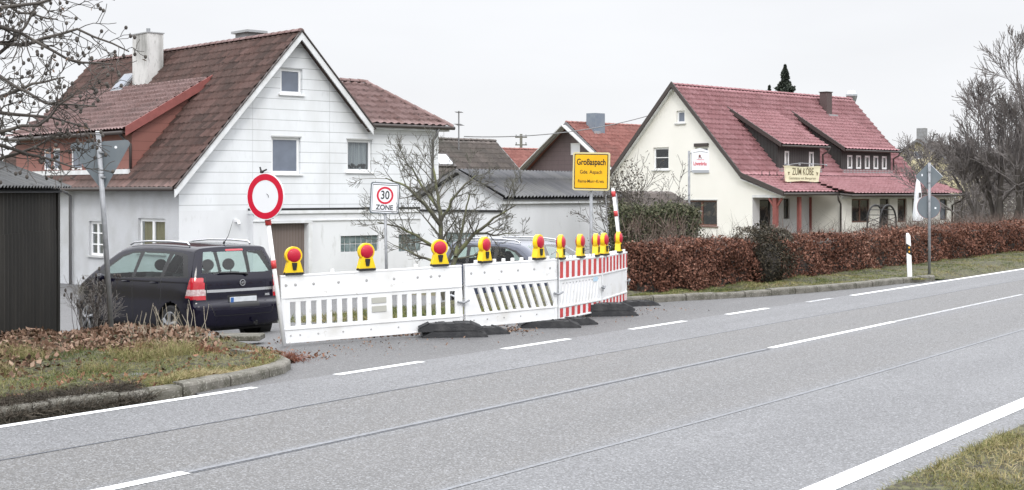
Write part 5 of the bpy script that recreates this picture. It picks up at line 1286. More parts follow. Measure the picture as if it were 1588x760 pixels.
# ================================================================== VEGETATION
rng = np.random.default_rng(11)
def rdir(n, up=0.):
    d = rng.normal(size=(n, 3)); d[:, 2] += up; return d/np.linalg.norm(d, axis=1)[:, None]
def leaves(name, C, size, m, parent=None, var=None, aspect=.6, up=0., bias=None):
    n = len(C); a = rdir(n); nrm = rdir(n, up)
    if bias is not None: nrm = nrm+bias; nrm /= np.linalg.norm(nrm, axis=1)[:, None]
    a -= nrm*(a*nrm).sum(1)[:, None]; a /= np.linalg.norm(a, axis=1)[:, None]+1e-9; b = np.cross(nrm, a); s = np.asarray(size)*np.ones(n)
    s = s[:, None]; k = nrm*s*.12
    V = np.stack([C-a*s/2+k, C-b*s*aspect/2, C+a*s/2+k, C+b*s*aspect/2], 1).reshape(-1, 3)
    return np_mesh(name, V, np.arange(4*n).reshape(n, 4), m, parent, var if var is not None else rng.random(n))
def slivers(name, P, D, wd, m, parent=None, var=None, bend_=0.25):
    """thin tapering blades from P along D, bent once"""
    n = len(P); sd_ = np.cross(D, rdir(n)); sd_ /= np.linalg.norm(sd_, axis=1)[:, None]+1e-9; wv = sd_*(np.asarray(wd)*np.ones(n))[:, None]/2
    L_ = np.linalg.norm(D, axis=1)[:, None]; lean = rng.normal(size=(n, 3))*bend_*L_; lean[:, 2] = -np.abs(lean[:, 2])*.5
    mid = P+D*.55; tip = P+D+lean
    V = np.stack([P-wv, P+wv, mid+wv*.7, mid-wv*.7, tip+wv*.12, tip-wv*.12], 1).reshape(-1, 3); b = np.arange(n)[:, None]*6
    F = np.concatenate([b+[0, 1, 2, 3], b+[3, 2, 4, 5]], 1).reshape(-1, 4)
    v = np.repeat(var if var is not None else rng.random(n), 2); return np_mesh(name, V, F, m, parent, v)
def vmat(name, cols, rough=.8, trans=0.):
    m = mat(name, cols[0], rough, var=cols[1:], spec=.25)
    return m
M['beech'] = vmat('brown_beech_leaves', [(.04, .02, .015), (.12, .052, .036), (.19, .086, .058), (.255, .125, .088), (.34, .21, .16)])
M['dark_green'] = vmat('dark_evergreen_leaves', [(.010, .010, .007), (.026, .025, .017), (.05, .043, .029), (.09, .072, .048)])
M['hedge_green'] = vmat('dull_green_hedge_leaves', [(.03, .035, .02), (.06, .068, .038), (.09, .10, .055), (.15, .14, .09)])
M['bush_brown'] = vmat('brown_green_bush_leaves', [(.05, .045, .035), (.09, .08, .062), (.13, .115, .09), (.20, .18, .15)])
M['conifer'] = vmat('conifer_needles', [(.02, .027, .022), (.04, .05, .04), (.06, .072, .055)])
M['grass'] = vmat('winter_grass', [(.05, .07, .02), (.10, .125, .04), (.17, .175, .065), (.26, .22, .11), (.34, .27, .16)])
M['grass_dry'] = vmat('pale_winter_grass', [(.09, .10, .035), (.16, .165, .06), (.25, .22, .10), (.36, .30, .17), (.42, .35, .22)])
M['litter'] = vmat('dead_leaves', [(.05, .032, .022), (.13, .075, .05), (.21, .13, .09), (.28, .18, .13), (.33, .24, .18)])
M['litter_orange'] = vmat('orange_brown_leaves', [(.10, .05, .033), (.19, .09, .055), (.27, .145, .095)])
M['twig'] = vmat('grey_brown_twigs', [(.055, .045, .040), (.10, .085, .078), (.15, .13, .12)])
M['twig_far'] = vmat('far_twigs', [(.085, .075, .07), (.14, .125, .12), (.19, .175, .17)])
M['twig_red'] = vmat('hedge_twigs', [(.07, .045, .038), (.12, .085, .07), (.18, .14, .12)])

M['bark_crown'] = mat('haze_greyed_branches', (.135, .12, .115), .9, c2=(.185, .17, .165), ns=2)  # fine branches, grey lightened to paint in the haze of distance
M['weed_red'] = vmat('reddish_dry_weed', [(.10, .035, .025), (.20, .07, .045), (.26, .13, .09)])
M['weed_dark'] = vmat('dark_dead_weed', [(.03, .027, .02), (.06, .05, .04), (.10, .085, .065)])
def on_grid(s, t, zf):
    x, y = xy(s, t); return np.stack([x, y, zf(s, t)], -1)
# ---- grass
def grass(name, n, sf, tf, zf, hh, wd, m, label, cl=1.2, keep=None, up=1.0):
    s = sf(rng.random(n)); t = tf(rng.random(n), s)
    f = .5+.5*np.sin(s*cl*2.3+np.sin(t*cl*3.1)*1.7)*np.sin(t*cl*2.9+np.sin(s*cl*1.3)*2); ok = rng.random(n) < .35+.65*f
    if keep is not None: ok &= keep(s, t)
    s, t, f = s[ok], t[ok], f[ok]; P = on_grid(s, t, zf); P[:, 2] -= .01; k = len(P)
    D = rdir(k, 1.2*up); D[:, 2] = np.abs(D[:, 2])+.15; D /= np.linalg.norm(D, axis=1)[:, None]
    h = hh*(.45+.75*rng.random(k))*(.6+.6*f); D *= h[:, None]
    tag(slivers(name, P, D, wd, m, None, np.clip(.15+.55*rng.random(k)+.3*np.sin(s*1.7+t*.9)*np.cos(t*2.3), 0, 1), .35), label, None, None, 'stuff')
tkl = lambda s: np.interp(s, *kin(KL, .17)); tkr = lambda s: np.where(s < 29.6, np.interp(s, *kin(KR, .18)), 10.62)
slim = lambda t: np.interp(t, [11.2, 13, 16.0, 18], [11.42, 12.0, 13.6, 13.8])
leafy = lambda s, t: np.clip((t-13.3+.5*np.sin(s*2.3))/1.2, 0, 1)*np.clip((14.3-s)/1., 0, 1)*(s > 8)
grass('grass', 60000, lambda u: 5.5+8.2*u, lambda u, s: tkl(np.minimum(s, 11.4))+(17.6-tkl(np.minimum(s, 11.4)))*u, z_left, .095, .006, M['grass'], 'short winter grass on the left verge', keep=lambda s, t: (s < slim(t)+.2) & (rng.random(len(s)) > leafy(s, t)*.88))
grass('grass', 9000, lambda u: 8+5.*u, lambda u, s: tkl(np.minimum(s, 11.4))+.02+.35*u*u, z_left, .10, .006, M['grass_dry'], 'dry grass hanging over the left kerb', keep=lambda s, t: (s < 11.5))
grass('grass', 52000, lambda u: 6+14*u, lambda u, s: 3.40-1.9*u**1.3, lambda s, t: .02+wob(s, t)*.6, .10, .006, M['grass_dry'], 'pale winter grass in the bottom right corner')
grass('grass', 12000, lambda u: 7+9*u, lambda u, s: 3.46-.25*u, lambda s, t: s*0+.0, .07, .006, M['grass'], 'ragged grass along the near road edge')
grass('grass', 80000, lambda u: 21+60*u**1.4, lambda u, s: tkr(s)+(13.15-tkr(s))*u, z_right, .06, .011, M['grass'], 'short green grass strip in front of the brown hedge', keep=lambda s, t: (s > 22) | (t < 13.3))
grass('grass', 9000, lambda u: 21+9*u, lambda u, s: tkr(s)-.04+.22*u, z_right, .05, .008, M['grass_dry'], 'moss and dry grass on the right kerb')
# planted bed with weeds behind the barrier under the bare bush
grass('grass', 15000, lambda u: 19.6+4.5*u, lambda u, s: 15.5+5*u, zs, .16, .012, M['grass'], 'rough weeds round the bare bush behind the barrier')
# ---- leaf litter
def litter(n, s, t, zf, size, m, label, spread=.05):
    P = on_grid(s, t, zf); P[:, 2] += rng.random(n)*spread
    tag(leaves('leaf_litter', P, size*(.45+1.1*rng.random(n)**1.5), M[m], None, None, .55, .35), label, None, None, 'stuff')
n = 17000; s = 7.5+6.6*rng.random(n); t = 12.6+5.6*rng.random(n); ok = (rng.random(n) < leafy(s, t)) & (s < slim(t)+.5); s, t = s[ok], t[ok]
litter(len(s), s, t, z_left, .075, 'litter', 'heap of dead brown leaves beside the black shed', .07)
n = 1300; s = 7+5*rng.random(n); t = tkl(np.minimum(s, 11.4))+4*rng.random(n)**1.5
litter(n, s, t, z_left, .06, 'litter_orange', 'scattered orange brown leaves on the left verge', .03)
n = 260; s = 11.3+.9*rng.random(n); t = 11.4+1.6*rng.random(n); litter(n, s, t, lambda s, t: np.maximum(z_left(s, t), zs(s, t))+.01, .045, 'litter_orange', 'leaves and red weeds at the end of the left kerb', .05)
n = 1500; a = rng.random(n); x = -3.2+3.4*a+rng.normal(size=n)*.15; y = 18.3+1.1*a+.35+rng.random(n)**2*5
P = np.stack([x, y, [H(p, q)+.012 for p, q in zip(x, y)]], -1); tag(leaves('leaf_litter', P, .05*(.6+.8*rng.random(n)), M['litter'], None, None, .55, 1.5), 'brown leaves blown against the barrier', None, None, 'stuff')
n = 500; s = 12+9*rng.random(n); t = 10.9+1.6*rng.random(n)**.5; litter(n, s, t, lambda s, t: s*0+.008, .03, 'litter', 'crumbs of dirt and leaves along the barrier feet', .01)

class Tree:
    def __init__(s, seed): s.r = random.Random(seed); s.T = MB(); s.C = MB(); s.tips = []
    def grow(s, p, d, L_, r_, lvl, mx, up=.12, wob_=.25, kids=(5, 8), ang=(30, 60), ratio=(.45, .7), shrink=.55, nseg=6, first=.25, rmin=.004):
        R_ = s.r; pts = [Vector(p)]; rad = [r_]; d = Vector(d).normalized(); dirs = [d.copy()]
        for i in range(nseg):
            d = (d+Vector((R_.gauss(0, 1), R_.gauss(0, 1), R_.gauss(0, 1)))*wob_/nseg**.5+Vector((0, 0, up/nseg))).normalized()
            pts.append(pts[-1]+d*L_/nseg); rad.append(max(rmin, r_*(1-.75*(i+1)/nseg))); dirs.append(d.copy())
        (s.T if lvl == 0 else s.C).tube(pts, rad, 8 if lvl == 0 else (5 if lvl == 1 else 3), cap=False)
        s.tips.append((pts[-1], dirs[-1], lvl))
        if lvl >= mx: return
        for k in range(R_.randint(*kids)):
            f = first+(1-first)*R_.random(); i = min(nseg-1, int(f*nseg)); q = pts[i].lerp(pts[i+1], f*nseg-i)
            ax = dirs[i].orthogonal().normalized(); ax.rotate(Matrix.Rotation(R_.random()*2*math.pi, 3, dirs[i])); nd = dirs[i].copy(); nd.rotate(Matrix.Rotation(R(R_.uniform(*ang)), 3, ax))
            s.grow(q, nd, L_*R_.uniform(*ratio)*(1.15-.5*f), max(rmin, rad[i]*shrink), lvl+1, mx, up, wob_, kids, ang, ratio, shrink, nseg, first, rmin)
    def limb(s, pts, r0, r1, lvl=0, mx=2, **kw):
        """explicit limb through points, then twigs"""
        P = [Vector(p) for p in pts]; Q = []
        for i in range(len(P)-1):
            for f in (0, .33, .66): Q.append(P[i].lerp(P[i+1], f)+Vector((s.r.gauss(0, 1), s.r.gauss(0, 1), s.r.gauss(0, 1)))*.012*(f > 0))
        Q.append(P[-1]); n = len(Q); rad = [r0+(r1-r0)*i/(n-1) for i in range(n)]
        (s.T if lvl == 0 else s.C).tube(Q, rad, 8 if lvl == 0 else 6, cap=False)
        nk = kw.pop('n', 10); lo_ = kw.pop('lo', .2); tl = kw.pop('tl', .6); ang = kw.get('ang', (30, 65))
        for k in range(nk):
            f = lo_+(1-lo_)*(k+s.r.random())/nk; i = min(n-2, int(f*(n-1))); q = Q[i].lerp(Q[i+1], f*(n-1)-i); dd = (Q[i+1]-Q[i]).normalized()
            ax = dd.orthogonal().normalized(); ax.rotate(Matrix.Rotation(s.r.random()*2*math.pi, 3, dd)); dd.rotate(Matrix.Rotation(R(s.r.uniform(*ang)), 3, ax))
            s.grow(q, dd, tl*s.r.uniform(.6, 1.2), max(.005, rad[i]*.5), lvl+1, mx, **kw)
        return Q
    def done(s, name, label, loc, m='bark', mc='bark', cat='tree', group=None):
        r = E(name, label, cat, loc, 0, group); l = tuple(-v for v in loc)
        if s.T.V: s.T.build('trunk', m, r, smooth=True, loc=l)
        s.C.build('crown', mc, r, smooth=True, loc=l); return r

# ---- hedges
def hedge(name, label, cat, boxf, n, size, m, core, twigs=0, parent_loc=(0, 0, 0), tw_m='twig_red', tw_len=.25, var=None, gaps=False):
    """boxf(n, rng) -> surface points, outward normals, core mesh builder"""
    r = E(name, label, cat, parent_loc); P, Nn, sz = boxf(n)
    if gaps:
        q = np.sin(P[:, 0]*5.1+2*np.sin(P[:, 2]*4))*np.sin(P[:, 2]*7.3+P[:, 1]*1.7)*np.sin(P[:, 1]*4.3+P[:, 0]*2.9); k = (q < .38) | (rng.random(len(P)) < .3); k &= rng.random(len(P)) < .62+.5*P[:, 2]
        P, Nn, sz = P[k], Nn[k], sz[k]; P = P+Nn*(.05*np.sin(P[:, 0]*3.3+P[:, 2]*6)*np.sin(P[:, 1]*2.7))[:, None]
    o = leaves('foliage', P-np.array(parent_loc), size*sz, M[m], r, var(P) if var else None, .62, 0., Nn*.5)
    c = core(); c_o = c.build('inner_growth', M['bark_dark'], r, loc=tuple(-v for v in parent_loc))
    if twigs:
        P, Nn, sz = boxf(twigs); top = Nn[:, 2] > .5; P = P[top]; k = len(P); D = rdir(k, 2.2)*(tw_len*(.4+rng.random(k)))[:, None]
        slivers('twigs', P-np.array(parent_loc), D, .012, M[tw_m], r, None, .15)
    return r
ha, hb = 22.75, 82.
def brown_box(n):
    s = ha+(hb-ha)*rng.random(n)**1.55; w = rng.random(n); face = rng.random(n)
    ends = rng.random(n) < .035
    hgt = .93+.04*np.sin(s*1.1)+.03*np.sin(s*3.7)+.0*s
    t = np.where(face < .72, 13.0+.10*np.sin(s*2.3)*np.sin(w*5)+rng.random(n)**2*.16, 13.0+1.0*rng.random(n)); z = np.where(face < .72, .04+(hgt-.04)*w, hgt+rng.normal(size=n)*.035)
    s = np.where(ends, ha-.02+rng.random(n)**2*.15, s); t = np.where(ends, 13.0+1.0*rng.random(n), t); z = np.where(ends, .04+.9*w, z)
    # thin places show the dark inside
    x, y = xy(s, t); Nn = np.zeros((n, 3)); fr_ = (face < .72) & ~ends
    Nn[fr_] = (.8078, -.5895, .2); Nn[(face >= .72) & ~ends] = (0, 0, 1); Nn[ends] = (-.5895, -.8078, 0)
    return np.stack([x, y, z], -1), Nn, .75+.012*(s-ha)+.5*rng.random(n)
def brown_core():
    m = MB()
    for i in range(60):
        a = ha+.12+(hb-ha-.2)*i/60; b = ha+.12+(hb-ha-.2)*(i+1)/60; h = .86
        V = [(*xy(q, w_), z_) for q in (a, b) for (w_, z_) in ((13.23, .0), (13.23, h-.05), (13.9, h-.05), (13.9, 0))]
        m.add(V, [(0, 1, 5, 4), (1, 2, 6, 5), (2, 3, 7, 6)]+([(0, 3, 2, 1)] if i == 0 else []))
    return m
def bvar(P):
    s = P[:, 0]*DX+P[:, 1]*DY; q = .5+.5*np.sin(s*.9+1.2*np.sin(s*.37))*np.sin(P[:, 2]*2+s*.5)
    return np.clip(rng.random(len(P))**1.15*(.62+.5*q), 0, 1)
hedge('hedge', 'long clipped beech hedge with brown dead leaves behind the right grass strip', 'hedge', brown_box, 98000, .058, 'beech', brown_core, 9000, (*xy(ha, 13.45), 0.), var=bvar, tw_len=.2, gaps=True)
def blob(cx, cy, cz, rx_, ry_, rz_, lump=.25, seed=1, flat=False):
    q = np.random.default_rng(seed); K = q.normal(size=(14, 3)); K /= np.linalg.norm(K, axis=1)[:, None]
    def f(n):
        d = rdir(n); k = (np.maximum(0, d@K.T)**10).sum(1); rad = (1-lump)+lump*k*1.3; rr = rad*(1-.45*rng.random(n)**2.2)
        if flat: d = np.sign(d)*np.abs(d)**.45; 
        P = d*rr[:, None]*np.array([rx_, ry_, rz_])+np.array([cx, cy, cz]); return P, d, .7+.6*rng.random(n)
    return f
def blob_core(cx, cy, cz, a, b, c): return lambda: MB().ball((cx, cy, cz), (a*.55, b*.55, c*.6))
x, y = xy(26.9, 12.95)
hedge('bush', 'dark evergreen bush growing up through the brown hedge', 'bush', blob(x, y, .55, .46, .4, .70, .22, 3), 5200, .05, 'dark_green', blob_core(x, y, .5, .55, .45, .7), 14, (x, y, 0), tw_m='twig', tw_len=.3)
for sx_, tz_ in ((28.3, 1.25), (27.0, 1.30)):
    x, y = xy(sx_, 13.3); hedge('bush', 'brown leaved bush rising above the hedge beside the dark evergreen bush, %s' % ('right side' if sx_ > 28 else 'left side'), 'bush', blob(x, y, .95, .45, .4, tz_-.85, .4, 5), 1500, .05, 'bush_brown', blob_core(x, y, .8, .3, .3, .3), 80, (x, y, 0), tw_m='twig_red', tw_len=.3)
# green hedge and dark bush behind
def gbox(x0, x1, y0, y1, z0, z1, rough_=.08):
    def f(n):
        u, v, w_ = rng.random(n), rng.random(n), rng.random(n); k = rng.integers(0, 4, n); P = np.empty((n, 3)); Nn = np.zeros((n, 3))
        P[:, 0] = x0+(x1-x0)*u; P[:, 1] = y0+(y1-y0)*v; P[:, 2] = z0+(z1-z0)*w_
        P[k < 2, 1] = y0; Nn[k < 2, 1] = -1; P[k == 2, 2] = z1+.05*np.sin(P[k == 2, 0]*5); Nn[k == 2, 2] = 1; q = k == 3; P[q, 0] = np.where(u[q] > .5, x1, x0); Nn[q, 0] = np.where(u[q] > .5, 1, -1)
        P += rng.normal(size=(n, 3))*rough_; return P, Nn, .7+.6*rng.random(n)
    return f
hedge('hedge', 'dull green clipped hedge behind the left end of the brown hedge', 'hedge', gbox(2.7, 4.75, 35.5, 37., -.3, 1.52), 12000, .075, 'hedge_green', lambda: MB().box(2.85, 4.6, 35.7, 36.9, -.6, 1.36), 700, (3.7, 36.2, -.6), tw_m='twig', tw_len=.3)
hedge('bush', 'tall dark brown bush beside the yellow town sign', 'bush', blob(3.3, 40., .95, .8, .7, 1.0, .4, 9), 6500, .07, 'bush_brown', blob_core(3.3, 40, .6, .6, .6, .8), 300, (3.4, 40., -.7), tw_m='twig', tw_len=.5)
hedge('bush', 'low reddish twiggy bush at the near end of the brown hedge', 'bush', gbox(2.6, 3.9, 30.3, 31.3, .1, 1.05, .12), 500, .045, 'bush_brown', lambda: MB().box(2.8, 3.7, 30.5, 31.1, 0, .5), 1300, (3.3, 30.8, 0.), tw_m='twig_red', tw_len=.35)
T = Tree(61); b = Vector((3.35, 40.1, -.8))
for i in range(14):
    q = random.Random(i+7); T.grow(b+Vector((q.uniform(-.3, .3), q.uniform(-.2, .2), 0)), (q.uniform(-.28, .34), q.uniform(-.3, .3), 1), q.uniform(2.4, 3.3), .022, 1, 3, up=.15, wob_=.35, kids=(6, 9), ang=(20, 55), ratio=(.3, .55), nseg=5, rmin=.006)
r = T.done('bare_shrub', 'tall twiggy brown shrub rising between the town sign and the inn gable', tuple(b), 'twig', 'bark_dark', 'shrub')
P = np.array([tuple(p-b) for p, d, l in T.tips if l >= 2]); P = P[rng.random(len(P)) < .8]; P = np.repeat(P, 2, 0)+rng.normal(size=(2*len(P), 3))*.05
leaves('withered_leaves', P, .055, M['bush_brown'], r)
# garden shed with a dark roof between bush and inn
def garden_shed():
    zb = -.9; r = E('garden_shed', 'small dark garden shed roof between the bush and the inn gable', 'shed', (4.75, 48., zb), R(43.7)); lo = (0, 0, -zb)
    m = MB(); wall_holes(m, SWAP, 0, 2.6, zb, lambda v: 1.95-abs(v-1.3)*.5, (), (1.3,)); wall_holes(m, Matrix.Identity(4), 0, 2.5, zb, 1.3); m.build('wall', 'wood_dark', r, loc=lo)
    for sgn, y0 in ((1, -.2), (-1, 2.8)): roof_surface('roof', (-.2, y0, 2.0-1.5*.5), (1, 0, 0), Vector((0, sgn, .5)).normalized(), [(0, 0), (2.9, 0), (2.9, 1.68), (0, 1.68)], .3, .34, .03, .03, 'tile_dark', r, zb)
garden_shed()

# ---- bare trees
def P3(px, py, Y, dy=0.):       # a point of the place given by its bearing and distance
    Y2 = Y+dy; return ((px-794)/2150*Y2, Y2, 2-(py-297)/2150*Y2)
# bare spreading bush in front of the white wall
T = Tree(5); Y0 = 29.; kw = dict(up=.35, wob_=.30, kids=(4, 6), ang=(25, 60), ratio=(.4, .7), nseg=4, rmin=.0042, shrink=.55)
T.limb([P3(690, 465, Y0), P3(687, 420, Y0), P3(685, 380, Y0), P3(683, 340, Y0)], .058, .044, 0, 3, n=7, lo=.35, tl=.95, **kw)
T.limb([P3(683, 342, Y0), P3(680, 305, Y0, .1), P3(674, 270, Y0, .1), P3(669, 250, Y0, .15)], .045, .014, 0, 3, n=11, lo=.1, tl=.62, **kw)
T.limb([P3(683, 345, Y0), P3(700, 310, Y0, -.2), P3(722, 285, Y0, -.3), P3(738, 272, Y0, -.3)], .036, .010, 0, 3, n=9, lo=.1, tl=.6, **kw)
T.limb([P3(684, 350, Y0), P3(660, 318, Y0, -.3), P3(632, 290, Y0, -.5), P3(598, 276, Y0, -.6)], .05, .012, 0, 3, n=9, lo=.15, tl=.7, **kw)
T.limb([P3(683, 330, Y0), P3(655, 290, Y0, .3), P3(640, 262, Y0, .5), P3(628, 255, Y0, .6)], .034, .010, 0, 3, n=9, lo=.15, tl=.6, **kw)
T.limb([P3(686, 395, Y0), P3(655, 372, Y0, -.3), P3(620, 352, Y0, -.5), P3(585, 345, Y0, -.6)], .04, .010, 0, 3, n=9, lo=.15, tl=.7, **kw)
T.limb([P3(687, 410, Y0), P3(650, 398, Y0, .4), P3(610, 380, Y0, .7)], .035, .010, 0, 3, n=7, lo=.2, tl=.6, **kw)
T.limb([P3(690, 440, Y0), P3(708, 395, Y0, .1), P3(735, 362, Y0, 0), P3(766, 338, Y0, -.2), P3(800, 318, Y0, -.3)], .06, .012, 0, 3, n=12, lo=.15, tl=.75, **kw)
T.limb([P3(706, 398, Y0), P3(716, 360, Y0, .3), P3(722, 330, Y0, .4), P3(728, 300, Y0, .5)], .04, .012, 0, 3, n=7, lo=.15, tl=.6, **kw)
T.limb([P3(735, 362, Y0), P3(765, 365, Y0, .3), P3(795, 362, Y0, .4)], .03, .008, 0, 3, n=6, lo=.1, tl=.55, **kw)
T.done('bare_tree', 'bare spreading apple tree in front of the white wall behind the barriers', P3(690, 465, Y0), 'bark_green', 'bark')

# orchard tree whose branches hang in from the left edge
T = Tree(21); kw = dict(up=.02, wob_=.5, kids=(3, 5), ang=(30, 70), ratio=(.45, .75), nseg=5, rmin=.0042, shrink=.62)
base = Vector((-7.0, 15.5, float(z_left(*st(-7.0, 15.5)))-.05)); T.T.tube([base, base+Vector((.05, 0, 1.0)), base+Vector((0, .1, 2.2)), base+Vector((-.1, .1, 3.6)), base+Vector((0, .2, 4.6))], [.17, .14, .12, .09, .05], 12, cap=False)
limbs = [((-7., 15.6, 3.9), (-60, 20), (60, 5), (130, -15)), ((-7., 15.6, 3.6), (-60, 60), (40, 70), (120, 45), (200, 80)), ((-7., 15.6, 3.4), (-60, 30), (30, 50), (105, 92), (175, 100)),
         ((-7., 15.6, 3.2), (-80, 90), (0, 118), (70, 160), (150, 165)), ((-7., 15.6, 2.9), (-80, 165), (0, 175), (80, 182), (140, 200)), ((-7., 15.6, 2.7), (-80, 220), (0, 225), (70, 245), (120, 262)),
         ((-7., 15.6, 3.1), (-80, 120), (-10, 90), (40, 40), (75, -20)), ((-7., 15.6, 2.8), (-80, 200), (0, 205), (60, 195), (110, 150)), ((-7., 15.6, 2.5), (-80, 250), (-10, 250), (50, 230), (95, 205)), ((-7., 15.6, 3.5), (-80, 0), (-20, -10), (30, 20), (90, 30)),
         ((-7., 15.6, 2.5), (-60, 140), (0, 150), (50, 130), (100, 120))]
for i, (p0, *q) in enumerate(limbs):
    dy = (-.5, .3, .0, -.3, .5, .1, .4, -.5, .3, .6, -.2)[i]
    T.limb([p0]+[P3(a, b, 15.6, dy*(j+1)/len(q)) for j, (a, b) in enumerate(q)], .035, .008, 1, 3, n=17, lo=.2, tl=.44, **kw)
r = T.done('fruit_tree', 'bare branches with dark dried fruits and curled leaves reaching in from the left', tuple(base), 'bark', 'bark_dark')
tips = [q for q in T.tips if q[2] >= 2]; rr = random.Random(2); m = MB()
for p, d, l in tips:
    if rr.random() < .34: m.ball(tuple(p-base+d*.01), (.021, .021, .025), None, 6, 4)
m.build('dried_fruit', M['bark_dark'], r, smooth=True)['kind'] = 'stuff'
P = np.array([tuple(p-base) for p, d, l in tips if rr.random() < .05 and p.z < 4.3]); n = len(P); P[:, 2] -= .04
leaves('curled_leaves', P, .075, M['litter'], r, .5+.5*rng.random(n), .35)['kind'] = 'stuff'

# big bare tree right, and its neighbours
T = Tree(8); b = Vector((22.6, 63., -1.2)); kw = dict(up=.5, wob_=.28, kids=(5, 7), ang=(18, 48), ratio=(.5, .75), nseg=5, rmin=.012, shrink=.6)
for i, (dx, dz, L_, rr_) in enumerate(((-.35, 1, 5.2, .22), (.05, 1, 6.0, .26), (.4, 1, 5.6, .22), (-.9, .9, 4.2, .14), (.9, .8, 4.4, .15), (0, .95, 5.0, .16))):
    T.grow(b+Vector((dx*.3, .1*i, 0)), (dx*.75, (i-2)*.12, dz), L_*1.12, rr_, 0, 4, **kw)
T.done('bare_tree', 'big bare many stemmed tree at the right edge', tuple(b), 'bark_dark', 'bark_crown')
def simple_tree(x, y, h, seed, label, spread=.25, m='bark_crown', lv=3, group='bare trees right of the inn'):
    T = Tree(seed); b = Vector((x, y, H(x, y)-.1)); T.grow(b, (0, 0, 1), h*.62, h*.022, 0, lv, up=.25, wob_=.25, kids=(9, 12), ang=(25, 65), ratio=(.45, .7), nseg=6, first=.22, rmin=.016*y/90, shrink=.5)
    return T.done('bare_tree', label, tuple(b), m, m, group=group)
M['bark_x'] = M['bark_dark']
simple_tree(26.5, 92, 8.2, 31, 'slim bare tree just right of the inn roof end')
simple_tree(31.5, 96, 7.4, 32, 'bare tree directly behind the grey diamond sign')
simple_tree(30.5, 79, 7.6, 34, 'bare tree left of the big many stemmed tree')
simple_tree(33.5, 88, 8.6, 35, 'dark bare tree behind the left side of the big many stemmed tree')
# dense thicket on the rising ground
n = 46000; x = 27+40*rng.random(n); y = 84+32*rng.random(n); ok = (x/y > .292+.03*rng.random(n)); x, y = x[ok], y[ok]; n = len(x)
hm = 3.6+2.2*np.sin(x*.35+1)*np.sin(y*.21)+5.2*np.clip((x/y-.33)/.05, 0, 1); z = np.array([H(a, b_) for a, b_ in zip(x, y)])+rng.random(n)**.8*hm*.8
tag(slivers('thicket', np.stack([x, y, z], -1), rdir(n, .7)*(.5+.9*rng.random(n))[:, None], .035, M['twig_far'], None, None, .3), 'dense grey brown thicket of bare bushes beyond the inn', None, None, 'stuff')
# thin twigs above the brown hedge on the right (young shoots)
n = 7000; s = 40+34*rng.random(n); t = 14.6+1.6*rng.random(n); x, y = xy(s, t); P = np.stack([x, y, .3+.5*rng.random(n)], -1)
tag(slivers('undergrowth', P, rdir(n, 2.5)*(.35+.35*rng.random(n))[:, None], .012, M['twig_red'], None, None, .15), 'thin reddish shoots standing behind the brown hedge', None, None, 'stuff')
n = 1100; s = 28+22*rng.random(n); t = 15+1.6*rng.random(n); x, y = xy(s, t); P = np.stack([x, y, .2+.5*rng.random(n)], -1)
tag(slivers('undergrowth', P, rdir(n, 2.)*(.5+.6*rng.random(n))[:, None], .010, M['twig'], None, None, .2), 'bare rose twigs in the inn garden', None, None, 'stuff')
# conifers behind the inn roof
def conifer(x, y, h, rad, label, n, seed):
    zb = H(x, y); r = E('conifer', label, 'conifer', (x, y, zb), 0, 'dark conifers behind the inn roof'); MB().tube([(0, 0, 0), (0, 0, h*.97)], [.2, .02], 8).build('trunk', 'bark', r)
    q = np.random.default_rng(seed); f = q.random(n)**.75; a = q.random(n)*2*math.pi; lay = .72+.28*np.sin(f*h*5.5+np.sin(a*3+seed)*.9); rr_ = rad*(1-f)*lay*(.35+.65*np.sqrt(q.random(n)))*(1+.25*np.sin(a*5+f*20))
    P = np.stack([rr_*np.cos(a), rr_*np.sin(a), h*(.12+.88*f)-rr_*.25], -1); leaves('crown', P, .26, M['conifer'], r, None, .5)
conifer(19.7, 100, 12.3, 4.6, 'dark conifer top showing above the middle of the inn roof', 9000, 1)
conifer(18.75, 101, 10.9, 1.8, 'thin small conifer tip left of the taller conifer', 5000, 2)
# dry teasels and stalks in the verge
def stalks(label, pts, n, h, seed, heads=True):
    q = random.Random(seed); x0, y0 = pts; z0 = float(z_left(*st(x0, y0))); r = E('dry_weeds', label, 'weeds', (x0, y0, z0-.03)); m = MB(); hd = MB()
    for i in range(n):
        a = Vector((q.gauss(0, .16), q.gauss(0, .12), 0)); d = Vector((q.gauss(0, .28), q.gauss(0, .2), 1)).normalized(); L_ = h*q.uniform(.55, 1.1); e = a+d*L_; mid = a.lerp(e, .5)+Vector((q.gauss(0, .03), 0, 0))
        m.tube([a, mid, e], [.005, .004, .003], 4, cap=False)
        for k in range(2 if heads else 0):
            c = a.lerp(e, q.uniform(.6, .9)); g = c+Vector((q.gauss(0, .10), q.gauss(0, .05), .12)); m.tube([c, g], .003, 3, cap=False); hd.ball(tuple(g), (.018, .018, .03), None, 6, 4)
        if heads: hd.ball(tuple(e), (.02, .02, .034), None, 6, 4)
    m.build('stalks', M['twig'] if heads else mat('straw_stalk', (.36, .32, .25), .8), r)
    if heads: hd.build('seed_heads', 'bark_dark', r)
stalks('dry thistle stalks with dark seed heads in front of the dark car bonnet', (-6.55, 21.2), 16, 1.05, 4)
stalks('pale dry grass tuft in front of the rear wheel of the dark car', (-4.62, 18.9), 26, .42, 5, False)
stalks('pale dry grass tuft right of the leaning sign pole', (-4.95, 18.7), 16, .38, 6, False)
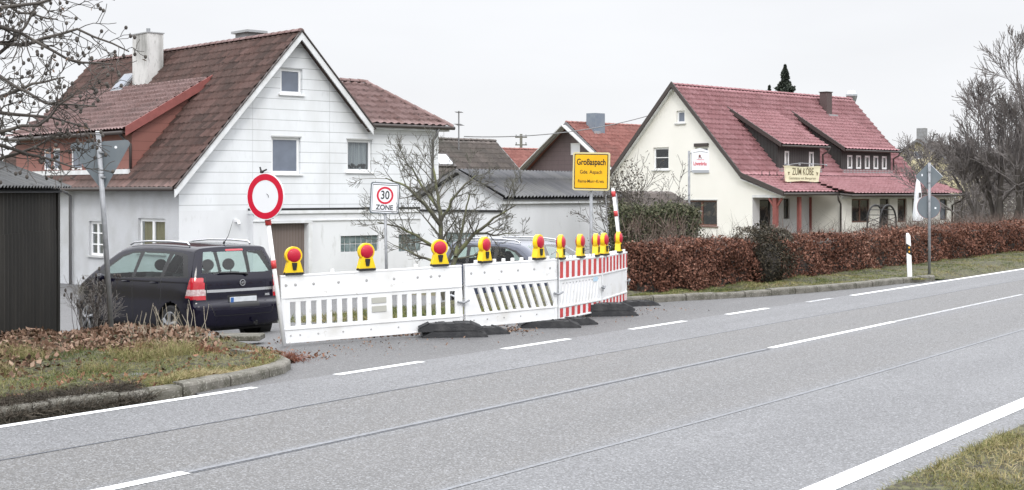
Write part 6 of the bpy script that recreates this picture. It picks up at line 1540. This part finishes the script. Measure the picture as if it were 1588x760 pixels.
# grey woody shrub between shed and car
T = Tree(77); b = Vector((-6.95, 22.9, -.5))
for i in range(8): T.grow(b+Vector((random.Random(i).uniform(-.12, .12), 0, 0)), (random.Random(i).uniform(-.2, .2), random.Random(i+50).uniform(-.2, .2), 1), .85, .012, 1, 3, up=.1, wob_=.4, kids=(4, 6), ang=(25, 60), ratio=(.4, .7), nseg=4, rmin=.003)
T.done('bare_shrub', 'grey bare twiggy shrub between the black shed and the car', tuple(b), 'twig', mat('pale_twig', (.20, .185, .17), .9), 'shrub')
# concrete slab in the verge behind the dry grass, stones at the kerb end
m = MB().box(-.55, .55, -.22, .22, 0, .07); m.build('concrete_slab', 'stone', bevel=.015, label='flat grey concrete slab lying at the top of the left bank', cat='slab', loc=(-3.95, 18.9, float(z_left(*st(-3.95, 18.9)))))

# dark dead weeds creeping over the left kerb, red weed at its end
n = 9000; s = 5.5+3.2*rng.random(n); t = tkl(s)-.24+.45*rng.random(n); P = on_grid(s, t, lambda s, t: np.where(t < tkl(s)-.1, .03, .10)+0*s); D = rdir(n, .4)*(.07+.10*rng.random(n))[:, None]
tag(slivers('dead_weeds', P, D, .007, M['weed_dark'], None, None, .5), 'dark dead weeds creeping over the kerb at the bottom left', None, None, 'stuff')
for (sx_, tx_, nn_, hh_, lab) in ((11.62, 11.75, 420, .17, 'reddish dry weed tuft at the very end of the left kerb'), (11.35, 12.9, 380, .13, 'low reddish dry weed tuft on the bank near the barrier'), (11.2, 13.9, 260, .16, 'orange brown weed tuft at the top of the left bank')):
    x, y = xy(sx_, tx_); z0 = float(max(z_left(sx_, tx_), zs(sx_, tx_))); r = E('weed_tuft', lab, 'weeds', (x, y, z0))
    P = rng.normal(size=(nn_, 3))*[.09, .09, 0]; slivers('stalks', P, rdir(nn_, 1.1)*(hh_*(.4+.8*rng.random(nn_)))[:, None], .007, M['weed_red'], r, None, .4)
n = 9000; s = 8.6+3*rng.random(n); t = 12.4+2.2*rng.random(n); P = on_grid(s, t, z_left); q = (np.sin(s*3.1)*np.sin(t*2.7+s) > .25); P = P[q]; n = len(P)
tag(slivers('grass', P, rdir(n, 1.4)*(.10+.12*rng.random(n))[:, None], .007, M['grass'], None, .45+.4*rng.random(n), .35), 'taller yellow green grass clumps on the left verge', None, None, 'stuff')
